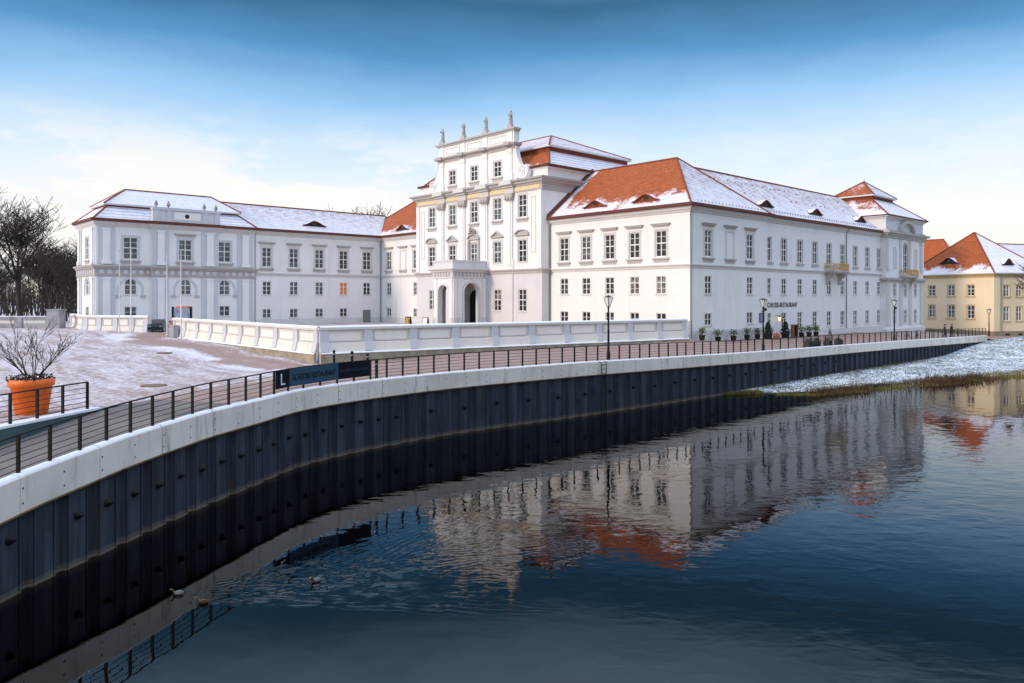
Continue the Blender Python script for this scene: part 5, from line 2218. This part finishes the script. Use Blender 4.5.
house('distant_house', (108, 160), R(18), 40, 12, -2.6, 9.0, None, 'long snowy roofed house behind the yellow house', [], ridge=((-4, 6.0, 16.2), (38, 6.0, 16.2)), plinth=False)


# ------------------------------------------------------------------ bare winter trees
def grow(b, p, d, ln, r, lev, rg, spread, kids, minr, up=0.15):
    n = 3 if lev > 1 else 2
    pts, rads = [p], [r]
    q = p
    dd = d
    for k in range(n):
        dd = (dd + Vector((rg.gauss(0, 0.12), rg.gauss(0, 0.12), rg.gauss(0, 0.08) + up * 0.3))).normalized()
        q = q + dd * ln / n
        pts.append(q)
        rads.append(r * (1 - 0.55 * (k + 1) / n))
    b.tube(pts, [max(x, minr) for x in rads], 5 if lev > 3 else 3, 0, False)
    if lev == 0:
        return
    nk = kids[len(kids) - lev] if lev <= len(kids) else kids[0]
    for k in range(nk):
        f = 0.30 + 0.70 * (k + rg.random() * 0.6) / nk
        i = min(int(f * n), n - 1)
        base = pts[i].lerp(pts[i + 1], min(1, f * n - i))
        a = rg.uniform(0, 6.283)
        side = Vector((math.cos(a), math.sin(a), rg.uniform(-0.1, 0.35)))
        nd = (dd * (1 - spread) + side * spread).normalized()
        nd = (nd + Vector((0, 0, up))).normalized()
        grow(b, base, nd, ln * rg.uniform(0.52, 0.74), max(rads[i] * 0.55, minr), lev - 1, rg, spread, kids, minr, up)
    grow(b, pts[-1], dd, ln * 0.66, max(rads[-1] * 0.95, minr), lev - 1, rg, spread, kids, minr, up)


def tree_meshes(seed, h, kids, minr, spread=0.55):
    rg = random.Random(seed)
    t = MB()
    hp = h * 0.30
    pts = [Vector((0, 0, -0.5))]
    d = Vector((rg.gauss(0, 0.04), rg.gauss(0, 0.04), 1))
    for k in range(5):
        pts.append(Vector((d.x * hp * (k + 1) / 5 + rg.gauss(0, 0.05), d.y * hp * (k + 1) / 5, hp * (k + 1) / 5)))
    r0 = h * 0.017
    t.tube(pts, [r0 * 1.25, r0 * 1.05, r0, r0 * 0.95, r0 * 0.9, r0 * 0.85], 8)
    c = MB()
    top = pts[-1]
    nb = 5
    for k in range(nb):
        a = 2 * math.pi * k / nb + rg.uniform(-0.4, 0.4)
        sp = rg.uniform(0.35, 0.75) if k else 0.1
        nd = Vector((math.cos(a) * sp, math.sin(a) * sp, 1)).normalized()
        grow(c, top - Vector((0, 0, rg.uniform(0, hp * 0.25))), nd, h * rg.uniform(0.24, 0.32), r0 * 0.62, 4, rg, spread, kids, minr)
    return t.mesh('trunk', M['bark']), c.mesh('crown', M['twig'])


TM = [tree_meshes(11, 21, (4, 4, 3, 3), 0.03, 0.60), tree_meshes(23, 18, (4, 4, 3, 3), 0.028, 0.64), tree_meshes(37, 16, (4, 4, 3, 3), 0.028, 0.6)]


def tree(i, x, y, z, s, rz, label, group='bare trees beyond the garden wall'):
    root = empty('bare_tree', (x, y, z), rz, label, 'tree', group)
    root.scale = (s, s, s)
    link_mesh('trunk', TM[i][0], root)
    link_mesh('crown', TM[i][1], root)


def atpx(px, Y, z):
    return ((px - 512) / 750 * Y, Y, z)


TREES = [(0, 20, 132, 1.22, 'tallest bare tree, round crowned, behind the grey wall'), (1, 56, 138, 0.86, 'bare tree close to the palace tower'), (2, 42, 128, 0.92, 'bare slender tree between the tallest tree and the tower'),
         (1, -2, 124, 0.72, 'bare tree at the left edge of the picture'), (2, 72, 150, 0.98, 'bare tree directly behind the palace tower edge'),
         (1, -22, 130, 1.0, 'bare tree just outside the left edge'), (2, 50, 118, 0.72, 'small dense bare tree just beyond the grey wall'), (1, 66, 126, 0.74, 'bare tree in front of the tower corner, behind the wall pier')]
for k, (i, px_, Y, s_, lab) in enumerate(TREES):
    x, y, z = atpx(px_, Y, 0.4)
    tree(i, x, y, z, s_, k * 1.3, lab)
for k, (i, px_, Y, s_, lab) in enumerate([(1, 346, 165, 1.42, 'bare tree top rising over the connecting roof'), (0, 357, 172, 1.25, 'tall bare tree top behind the connecting roof'), (2, 371, 178, 1.55, 'thin bare tree top beside the central block')]):
    x, y, z = atpx(px_, Y, 0.3)
    tree(i, x, y, z, s_, k * 2.1, lab, 'bare trees behind the palace')
x, y, z = atpx(1052, 118, -2.2)
tree(1, x, y, z, 0.82, 0.7, 'bare tree reaching in from the right edge before the yellow house', None)

# woods behind: twig thicket
b = MB()
rg = random.Random(5)
for k in range(280):
    px_ = rg.uniform(-60, 84)
    Y = rg.uniform(140, 200)
    x, y, z = atpx(px_, Y, 0.2)
    h = rg.uniform(3, 10.5)
    p = Vector((x, y, z))
    d = Vector((rg.gauss(0, 0.12), rg.gauss(0, 0.12), 1)).normalized()
    b.tube([p, p + d * h * 0.5, p + d * h + Vector((rg.gauss(0, 0.6), 0, 0))], [0.13, 0.09, 0.03], 3, 0, False)
    for j in range(16):
        f = rg.uniform(0.38, 0.98)
        q = p + d * h * f
        e = Vector((rg.gauss(0, 1), rg.gauss(0, 0.6), rg.uniform(0.2, 1.1))).normalized()
        l_ = rg.uniform(1.0, 3.2)
        b.tube([q, q + e * l_ * 0.6 + Vector((0, 0, 0.1)), q + e * l_], [0.05, 0.035, 0.02], 3, 0, False)
tag(b.build('undergrowth', M['twig']), kind='stuff')


# ------------------------------------------------------------------ orange planter with a bare shrub
plx, ply = (31.5 - 512) / 750 * 28.3, 28.3
pz = tz(plx, ply)
pot = empty('planter', (plx, ply, pz), 0, 'big bright orange flower pot standing on the snowy plaza', 'planter')
b = MB()
b.lathe([(0.50, 0.0), (0.54, 0.03), (0.69, 1.04), (0.755, 1.06), (0.78, 1.32), (0.73, 1.33), (0.70, 1.2)], 40)
b.build('pot', M['orange'], pot)
b = MB()
b.lathe([(0.0, 1.26), (0.70, 1.22)], 24)
b.build('soil', M['soil'], pot)
b = MB()
for k in range(420):
    a = rnd.uniform(0, 6.283)
    r = rnd.uniform(0.42, 0.80)
    p = Vector((r * math.cos(a), r * math.sin(a), 1.30 + rnd.uniform(-0.03, 0.16) - max(0, r - 0.8) * 0.4))
    d = Vector((rnd.gauss(0, 1), rnd.gauss(0, 1), rnd.gauss(0, 0.5))).normalized() * 0.055
    e = d.cross(Vector((rnd.gauss(0, 1), rnd.gauss(0, 1), rnd.gauss(0, 1)))).normalized() * 0.035
    b.face([p - d, p + e, p + d, p - e], 0 if rnd.random() < 0.8 else 1)
b.build('ivy', [M['leaf_dark'], M['snow']], pot)
shr = empty('shrub', (plx, ply, pz + 1.2), 0, 'leafless many stemmed shrub growing in the orange planter', 'shrub')
b = MB()
rg = random.Random(3)
for k in range(9):
    a = 2 * math.pi * k / 9 + rg.uniform(-0.3, 0.3)
    sp = rg.uniform(0.15, 0.95) if k % 4 else 1.0
    d = Vector((math.cos(a) * sp, math.sin(a) * sp, 1)).normalized()
    grow(b, Vector((0.12 * math.cos(a), 0.12 * math.sin(a), 0.0)), d, rg.uniform(0.85, 1.2), 0.030, 3, rg, 0.40, (2, 2, 2), 0.0075, 0.06)
b.build('branches', M['shrub_bark'], shr)


# ------------------------------------------------------------------ small plants along the river front
def leaf_cloud(n, rx, rz, z0, size, rg, cone=False, lift=0.0):
    b = MB()
    for _ in range(n):
        t = rg.random()
        a = rg.uniform(0, 6.283)
        if cone:
            r = rx * (1 - t * t) ** 0.7 * rg.uniform(0.3, 1.05) * (0.78 + 0.3 * math.sin(a * 2 + t * 9)) + 0.05
            p = Vector((r * math.cos(a), r * math.sin(a), z0 + rz * t))
        else:
            u = rg.gauss(0, 0.42)
            w = rg.gauss(0, 0.42)
            p = Vector((rx * u, rx * w, z0 + rz * (0.5 + 0.5 * max(-1, min(1, rg.gauss(0, 0.5))))))
        d = Vector((rg.gauss(0, 1), rg.gauss(0, 1), rg.gauss(0.6, 0.7))).normalized() * size
        e = d.cross(Vector((rg.gauss(0, 1), rg.gauss(0, 1), rg.gauss(0, 1)))).normalized() * size * 0.45
        b.face([p - d, p + e, p + d, p - e])
    return b


PL_W = Plane((0, 0), (1, 0))


def potted(px, v_off, kind, label, seed, group):
    """kind: laurel or conifer; placed v_off metres in front of the river facade at the image column px"""
    rg = random.Random(seed)
    k = (px - 512) / 750
    c = ab_world(0, -v_off)
    a = (k * c.y - c.x) / (UX - k * UY)
    w = ab_world(a, -v_off)
    z = tz(w.x, w.y)
    root = empty('potted_plant', (w.x, w.y, z), rg.uniform(0, 3), label, 'potted plant', group)
    if kind == 'laurel':
        b = MB()
        b.lathe([(0.24, 0), (0.26, 0.02), (0.34, 0.58), (0.36, 0.6), (0.30, 0.6), (0.28, 0.5), (0.0, 0.5)], 14)
        b.build('pot', M['pot'], root)
        st = MB()
        for j in range(5):
            a2 = rg.uniform(0, 6.28)
            st.tube([(0, 0, 0.5), (0.12 * math.cos(a2), 0.12 * math.sin(a2), 0.9), (0.3 * math.cos(a2), 0.3 * math.sin(a2), 1.35)], [0.02, 0.016, 0.008], 4)
        st.build('stem', M['bark'], root)
        leaf_cloud(240, 0.62 * rg.uniform(0.8, 1.1), 0.85 * rg.uniform(0.85, 1.15), 0.6, 0.09, rg).build('foliage', M['leaf'], root)
    else:
        b = MB()
        b.lathe([(0.38, 0), (0.42, 0.02), (0.5, 0.7), (0.52, 0.75), (0.44, 0.75), (0.4, 0.6), (0.0, 0.6)], 14)
        b.build('pot', M['pot'], root)
        leaf_cloud(620, 0.58, 1.5, 0.5, 0.12, rg, True).build('foliage', M['leaf_dark'], root)
    return root


for i, (px_, lab) in enumerate([(702, 'small potted laurel nearest the palace corner'), (718, 'bushy potted laurel second from the palace corner'), (733.5, 'potted laurel under the blind window, third from the corner'),
                                (747, 'potted laurel below the second ground floor window'), (757.5, 'potted laurel just left of the restaurant lamp post')]):
    potted(px_, 0.9, 'laurel', lab, 40 + i, 'potted laurels by the palace wall')
potted(768, 1.5, 'conifer', 'tall dark potted conifer left of the restaurant entrance', 51, 'potted conifers by the entrance')
potted(785.5, 1.5, 'conifer', 'dark potted conifer right of the entrance, beside the menu stand', 52, 'potted conifers by the entrance')
for i, (px_, lab) in enumerate([(801.5, 'potted laurel right of the menu stand'), (809, 'potted laurel middle of the three beyond the menu stand'), (816, 'potted laurel farthest from the menu stand')]):
    potted(px_, 2.0, 'laurel', lab, 60 + i, 'potted laurels beyond the entrance')


def river_pt(px, off):
    k = (px - 512) / 750
    c = ab_world(0, -off)
    a = (k * c.y - c.x) / (UX - k * UY)
    w = ab_world(a, -off)
    return Vector((w.x, w.y, tz(w.x, w.y)))


# menu stand
p = river_pt(794.5, 2.2)
st_ = empty('menu_stand', p, TH, 'brown wooden menu stand with a dark board, between potted plants', 'menu stand')
b = MB()
b.box(-0.55, -0.42, -0.2, 0.2, 0, 1.55)
b.box(0.42, 0.55, -0.2, 0.2, 0, 1.55)
b.box(-0.42, 0.42, -0.1, 0.2, 0, 0.2)
b.box(-0.6, 0.6, -0.24, 0.24, 1.55, 1.66)
b.build('frame', M['wood'], st_)
b = MB()
b.box(-0.42, 0.42, -0.06, 0.0, 0.2, 1.55)
b.build('board', M['banner_dark'], st_)
# flower tub by the door
p = river_pt(776.5, 2.4)
ft = empty('flower_tub', p, 0, 'small tub of red and yellow flowers between the two conifers', 'flower tub')
b = MB()
b.lathe([(0.28, 0), (0.36, 0.4), (0.3, 0.4), (0, 0.36)], 12)
b.build('tub', M['wood'], ft)
leaf_cloud(110, 0.6, 0.45, 0.35, 0.08, random.Random(8)).build('foliage', M['red'], ft)
leaf_cloud(60, 0.5, 0.4, 0.35, 0.08, random.Random(9)).build('foliage', M['flowers'], ft)

# dark planter boxes along the railing
for i, (px_, lab) in enumerate([(806.5, 'dark planter box at the railing, nearest the lettered wall'), (817.5, 'dark planter box at the railing, second from the left'), (828.5, 'dark planter box at the railing below the parked bicycle'), (839.5, 'dark planter box at the railing, rightmost of the four')]):
    s_ = s_of_px(px_, 0.95)
    q = qpos(s_) + qnorm(s_) * 0.95
    t = qtan(s_)
    root = empty('planter_box', (q.x, q.y, qz(s_)), math.atan2(t.y, t.x), lab, 'planter box', 'planter boxes at the quay railing')
    b = MB()
    b.box(-0.42, 0.42, -0.28, 0.28, 0, 0.48)
    b.box(-0.45, 0.45, -0.31, 0.31, 0.48, 0.53)
    for k in range(6):
        b.box(-0.42 + 0.155 * k, -0.37 + 0.155 * k, -0.30, -0.28, 0, 0.47)
    b.build('box', M['pot'], root)
    leaf_cloud(150, 0.48 if i < 3 else 0.42, 0.42 if i < 3 else 0.22, 0.46, 0.07, random.Random(70 + i)).build('foliage', M['leaf_dark'], root)


# ------------------------------------------------------------------ bicycles
def bicycle(loc, rz, label):
    root = empty('bicycle', loc, rz, label, 'bicycle')
    for x in (-0.52, 0.52):
        b = MB()
        b.torus((x, 0, 0.34), 0.32, 0.022, 'y', 24, 6)
        w = b.build('wheel', M['rubber'], root)
        s = MB()
        for k in range(9):
            a = math.pi * k / 9
            s.tube([(x - 0.31 * math.cos(a), 0, 0.34 - 0.31 * math.sin(a)), (x + 0.31 * math.cos(a), 0, 0.34 + 0.31 * math.sin(a))], 0.003, 3)
        s.build('spokes', M['chrome'], w)
    f = MB()
    for pa, pb in (((-0.52, 0, 0.34), (-0.05, 0, 0.30)), ((-0.05, 0, 0.30), (-0.2, 0, 0.82)), ((-0.05, 0, 0.30), (0.36, 0, 0.74)), ((-0.18, 0, 0.74), (0.34, 0, 0.84)), ((-0.52, 0, 0.34), (-0.18, 0, 0.74)), ((0.52, 0, 0.34), (0.32, 0, 0.98))):
        f.tube([pa, pb], 0.022, 6)
    f.build('frame', M['iron'], root)
    h = MB()
    h.tube([(0.22, -0.29, 1.04), (0.34, -0.2, 1.06), (0.33, 0, 1.02), (0.34, 0.2, 1.06), (0.22, 0.29, 1.04)], 0.016, 6)
    h.build('handlebar', M['iron'], root)
    s = MB()
    s.prism([(-0.36, 0.88), (-0.05, 0.9), (-0.02, 0.93), (-0.2, 0.95), (-0.37, 0.96)], -0.07, 0.07)
    s.tube([(-0.2, 0, 0.8), (-0.22, 0, 0.9)], 0.016, 5)
    s.build('saddle', M['rubber'], root)


p = river_pt(830, 2.6)
bicycle(p, R(80), 'dark bicycle seen from the front, parked by the palace wall')
for i, (px_, off, lab) in enumerate([(907, 11.6, 'dark bicycle leaning at the railing, right of the third lamp post'), (917, 11.4, 'dark bicycle parked at the railing below the pavilion corner'), (932, 11.2, 'dark bicycle parked left of the two walkers'), (958, 11.2, 'dark bicycle parked right of the two walkers')]):
    p = river_pt(px_, off)
    bicycle(p + Vector((0, 0, 0.02)), TH + R(8 * i), lab)


# ------------------------------------------------------------------ people
def person(loc, rz, label, coat, step=0.0, bend=0.0, s=1.0):
    b = bend
    v = [(0, 0, 0.95), (0, -0.02 - b * 0.15, 1.2), (0, -0.02 - b * 0.3, 1.42), (0, -0.03 - b * 0.38, 1.52), (0, -0.05 - b * 0.42, 1.64), (0, -0.05 - b * 0.44, 1.72),
         (0.1, 0, 0.9), (0.11, -0.06 - step, 0.5), (0.11, -0.02 - step, 0.09), (0.12, -0.16 - step, 0.05),
         (-0.1, 0, 0.9), (-0.11, -0.02 + step, 0.5), (-0.11, 0.06 + step * 1.3, 0.09), (-0.12, -0.08 + step * 1.3, 0.05),
         (0.2, -0.02 - b * 0.28, 1.38), (0.25, 0.02 - b * 0.28, 1.12), (0.2, -0.12 - b * 0.3, 0.92), (-0.2, -0.02 - b * 0.28, 1.38), (-0.25, 0.02 - b * 0.28, 1.12), (-0.2, -0.12 - b * 0.3, 0.92)]
    e = [(0, 1), (1, 2), (2, 3), (3, 4), (4, 5), (0, 6), (6, 7), (7, 8), (8, 9), (0, 10), (10, 11), (11, 12), (12, 13), (2, 14), (14, 15), (15, 16), (2, 17), (17, 18), (18, 19)]
    r = [0.16, 0.155, 0.15, 0.06, 0.095, 0.08, 0.10, 0.075, 0.055, 0.04, 0.10, 0.075, 0.055, 0.04, 0.085, 0.065, 0.05, 0.085, 0.065, 0.05]

    def pick(c):
        if c.z > 1.52:
            return 2
        if c.z < 0.82:
            return 1 if c.z > 0.09 else 3
        return 0
    me = skin_mesh('person', v, e, r, 0, 2, [M[coat], M['trousers'], M['skin'], M['rubber']], pick)
    root = link_mesh('person', me, None, loc, rz)
    root.scale = (s, s, s)
    tag(root, label, 'person')
    h = MB()
    h.lathe([(0.115, -0.02), (0.118, 0.05), (0.09, 0.12), (0.0, 0.145)], 14)
    h.build('hair', M['hair'], root, (0, 0.01 - 0.05 - b * 0.44, 1.65))
    f = MB()
    f.prism([(-0.012, 0), (0.012, 0), (0, 0.045)], -0.03, 0.0)
    f.build('nose', M['skin'], root, (0, -0.145 - b * 0.42, 1.63))


p = river_pt(944.5, 11.6)
person(p, TH + R(20), 'person in dark coat at the railing, the left one of two', 'coat', 0.05)
p = river_pt(951.5, 11.6)
person(p, TH - R(10), 'person in dark coat at the railing, the right one of two', 'coat', 0.0)
px_, Y = 172.0, 83.0
p = Vector(((px_ - 512) / 750 * Y, Y, 0))
p.z = tz(p.x, p.y)
person(p, R(-30), 'person in an orange jacket stooping at the gap in the parapet', 'coat_orange', 0.12, 0.5)

# grey cabinet, notice board, parked car and flagpoles at the entrance
cb = empty('utility_cabinet', (-36.6, 81.2, tz(-36.6, 81.2)), R(-46), 'grey metal utility cabinet against the parapet end', 'cabinet')
b = MB()
b.box(-0.6, 0.6, -0.25, 0.25, 0.1, 1.3)
b.box(-0.65, 0.65, -0.3, 0.3, 1.3, 1.36)
b.box(-0.55, 0.55, -0.2, 0.2, 0, 0.1)
b.build('body', M['cabinet'], cb)
b = MB()
b.box(-0.56, -0.01, -0.27, -0.25, 0.15, 1.25)
b.box(0.01, 0.56, -0.27, -0.25, 0.15, 1.25)
b.build('door', M['cabinet'], cb)
ib = empty('notice_board', ((182 - 512) / 750 * 89.5, 89.5, 0.25), R(5), 'framed notice board on two dark posts above the parapet', 'notice board')
for x in (-1.05, 1.05):
    b = MB()
    b.box(x - 0.12, x + 0.12, -0.1, 0.1, 0, 3.0)
    b.build('post', M['iron'], ib)
b = MB()
b.box(-0.93, 0.93, -0.06, 0.06, 1.25, 2.85)
b.build('panel', M['poster'], ib)
b = MB()
b.box(-0.65, -0.1, -0.07, 0.07, 2.86, 3.08)
b.box(0.1, 0.65, -0.07, 0.07, 2.86, 3.08)
b.build('header', M['orange'], ib)
for px_, Y, zt_, lab in ((119.5, 87.0, 251, 'slim white flagpole, leftmost of the four'), (131.0, 87.5, 249, 'slim white flagpole before the left tower window, second of the four'), (167.0, 83.0, 253, 'slim white flagpole beside the entrance gap'), (181.0, 78.5, 250, 'slim white flagpole in front of the notice board')):
    x = (px_ - 512) / 750 * Y
    z = tz(x, Y)
    h = 4.4 + (297 - zt_) * Y / 750 - z
    root = empty('flagpole', (x, Y, z), 0, lab, 'flagpole', 'flagpoles at the palace entrance')
    b = MB()
    b.lathe([(0.11, 0), (0.11, 0.3), (0.075, 0.32), (0.06, h * 0.6), (0.04, h - 0.1)], 10)
    b.build('mast', M['white_pole'], root)
    b = MB()
    b.lathe([(0.0, -0.08), (0.07, -0.05), (0.08, 0), (0.06, 0.06), (0, 0.09)], 10)
    b.build('finial', M['chrome'], root, (0, 0, h))


def car(loc, rz, label):
    root = empty('parked_car', loc, rz, label, 'car')
    L_, W_ = 4.1, 1.72
    prof = [(-2.05, 0.35), (-2.08, 0.62), (-1.98, 0.92), (-1.1, 1.0), (-0.95, 1.02), (0.9, 1.02), (1.75, 0.98), (2.02, 0.85), (2.05, 0.35), (1.6, 0.24), (-1.6, 0.24)]
    b = MB()
    rows = []
    for y, k in ((-0.86, 0.92), (-0.82, 1.0), (0.82, 1.0), (0.86, 0.92)):
        rows.append([(x * (1 if k == 1 else 0.985), y, 0.24 + (z - 0.24) * (1 if k == 1 else 0.95)) for x, z in prof])
    b.grid(rows, 0, False, True)
    b.face(rows[0])
    b.face(list(reversed(rows[-1])))
    b.build('body', M['carpaint'], root)
    b = MB()
    r0 = [(-1.15, -0.78, 1.0), (1.85, -0.78, 0.99), (1.85, 0.78, 0.99), (-1.15, 0.78, 1.0)]
    r1 = [(-0.45, -0.60, 1.47), (1.45, -0.60, 1.47), (1.45, 0.60, 1.47), (-0.45, 0.60, 1.47)]
    for i in range(4):
        j = (i + 1) % 4
        b.face([r0[i], r0[j], r1[j], r1[i]])
    b.face(r1)
    b.build('cabin', M['carpaint'], root)
    for i, nm in ((0, 'side_window'), (1, 'rear_window'), (2, 'side_window'), (3, 'windscreen')):
        j = (i + 1) % 4
        A, B, C_, D = (Vector(q) for q in (r0[i], r0[j], r1[j], r1[i]))
        c = (A + B + C_ + D) / 4
        nrm = (B - A).cross(D - A).normalized() * 0.012
        g = MB()
        g.face([c + (q - c) * 0.84 + nrm for q in (A, B, C_, D)])
        g.build(nm, M['glass'], root)
    for x in (-1.3, 1.3):
        for y in (-0.78, 0.78):
            b = MB()
            b.torus((x, y, 0.31), 0.23, 0.085, 'y', 18, 8)
            w = b.build('wheel', M['rubber'], root)
            c = MB()
            c.tube([(x, y - 0.06, 0.31), (x, y + 0.06, 0.31)], 0.19, 12)
            c.build('rim', M['chrome'], w)
    for y in (-0.62, 0.62):
        b = MB()
        b.box(1.98, 2.045, y - 0.14, y + 0.14, 0.62, 0.9)
        b.build('tail_light', M['red'], root)
        b = MB()
        b.box(-2.075, -2.0, y - 0.16, y + 0.16, 0.62, 0.78)
        b.build('headlight', M['teal_glass'], root)


car(((157.5 - 512) / 750 * 91, 91, tz((157.5 - 512) / 750 * 91, 91)), R(108), 'dark parked car half hidden behind the parapet at the entrance')

# notice easels by the portico
for a_, b_, lab, mt in ((-8.4, 40.2, 'small framed poster stand left of the portico', 'poster_warm'), (-8.6, 35.9, 'white folding sign in front of the portico arch', 'white_text')):
    w = ab_world(a_, b_, 0)
    z = tz(w.x, w.y)
    z = 0.25
    root = empty('poster_stand', (w.x, w.y, z), TH - R(70), lab, 'poster stand')
    for sg in (-1, 1):
        b = MB()
        b.box(-0.45, 0.45, sg * 0.02 - 0.02, sg * 0.02 + 0.02, 0.0, 1.45)
        o = b.build('board', M['iron'], root)
        o.rotation_euler = (R(9) * sg, 0, 0)
        o.location = (0, sg * -0.28 if sg < 0 else -0.28 + 0.56, 0)
        o.location = (0, sg * 0.26, 0)
        c = MB()
        c.box(-0.37, 0.37, sg * 0.045 - 0.004, sg * 0.045 + 0.004, 0.3, 1.38)
        c.build('poster', M[mt], o)

# bollards near the corner of the parapet
for px_, Y, h, r, lab in ((334, 44.5, 1.30, 0.075, 'tallest black bollard behind the banner, leftmost'), (352, 46, 1.15, 0.09, 'middle black bollard behind the banner'), (367.5, 48.5, 1.0, 0.085, 'shorter black bollard behind the right banner end'), (376.5, 40.2, 1.05, 0.085, 'black bollard just right of the banner')):
    x = (px_ - 512) / 750 * Y
    z = tz(x, Y)
    root = empty('bollard', (x, Y, z), 0, lab, 'bollard', 'black bollards by the banner')
    b = MB()
    b.lathe([(r * 1.25, 0), (r * 1.25, 0.06), (r, 0.08), (r, h - 0.12), (r * 1.1, h - 0.1), (r * 1.1, h - 0.03), (r * 0.6, h), (0, h + 0.01)], 12)
    b.build('post', M['iron'], root)
    b = MB()
    b.lathe([(r * 1.02, h - 0.26), (r * 1.02, h - 0.20)], 12, caps=False)
    b.build('ring', M['chrome'], root)

# manhole covers on the plaza
for px_, py_, lab in ((153.5, 385.5, 'round brown manhole cover in the snowy plaza, nearer the railing'), (164, 351.5, 'round brown manhole cover in the plaza, nearer the entrance')):
    Y = 4.4 * 750 / (py_ - 297)
    x = (px_ - 512) / 750 * Y
    b = MB()
    b.lathe([(0.62, -0.05), (0.62, 0.035), (0.55, 0.045), (0.52, 0.04), (0.2, 0.042), (0.0, 0.042)], 28)
    o = b.build('manhole_cover', varied('rusty_iron', (0.20, 0.12, 0.08), (0.13, 0.08, 0.06), 5), None, (x, Y, tz(x, Y)))
    tag(o, lab, 'manhole cover', 'manhole covers in the plaza')


# ------------------------------------------------------------------ ducks
def duck(px, py, rz, label, cols):
    p = water_pt(px, py)
    v = [(0.24, 0, 0.10), (0.14, 0, 0.07), (0.0, 0, 0.06), (-0.12, 0, 0.07), (-0.19, 0, 0.14), (-0.215, 0, 0.22), (-0.235, 0, 0.255), (-0.29, 0, 0.245), (-0.33, 0, 0.235)]
    e = [(i, i + 1) for i in range(8)]
    r = [0.02, 0.085, 0.115, 0.095, 0.05, 0.045, 0.052, 0.022, (0.018, 0.012)]

    def pick(c):
        if c.x < -0.283:
            return 3
        if c.z > 0.17 and c.x < -0.15:
            return 1
        if c.x < -0.12:
            return 2
        return 0
    me = skin_mesh('duck', v, e, r, 2, 2, [M[c] for c in cols], pick)
    root = link_mesh('duck', me, None, p, rz)
    root.scale = (0.62, 0.62, 0.62)
    tag(root, label, 'duck')
    for sg in (-1, 1):
        w = MB()
        rows = []
        for k in range(7):
            t = k / 6
            hw = 0.055 * math.sin(math.pi * (0.12 + 0.8 * (1 - t)))
            rows.append([(-0.1 + 0.30 * t, sg * (0.112 - 0.055 * t * t), 0.10 + hw + 0.02 * t), (-0.1 + 0.30 * t, sg * (0.122 - 0.06 * t * t), 0.09 + 0.02 * t), (-0.1 + 0.30 * t, sg * (0.112 - 0.055 * t * t), 0.09 - hw + 0.02 * t)])
        w.grid(rows)
        w.build('wing', M[cols[4]], root)


M['drake_body'] = simple('drake_grey', (0.15, 0.145, 0.14), 0.7)
M['drake_head'] = simple('drake_green_head', (0.01, 0.03, 0.02), 0.4)
M['drake_breast'] = simple('drake_brown_breast', (0.07, 0.03, 0.02), 0.7)
M['duck_brown'] = varied('duck_brown', (0.12, 0.065, 0.035), (0.06, 0.035, 0.02), 30, 0.7)
M['bill'] = simple('duck_bill', (0.70, 0.42, 0.03), 0.5)
M['drake_wing'] = simple('drake_wing', (0.30, 0.28, 0.26), 0.7)
duck(178, 594.5, R(14), 'drake swimming left near the dark quay wall', ('drake_body', 'drake_head', 'drake_breast', 'bill', 'drake_wing'))
duck(203, 603, R(8), 'brown female duck swimming behind the nearer drake', ('duck_brown', 'duck_brown', 'duck_brown', 'bill', 'duck_brown'))
duck(316, 581.5, R(48), 'drake swimming alone out in the open water', ('drake_body', 'drake_head', 'drake_breast', 'bill', 'drake_wing'))
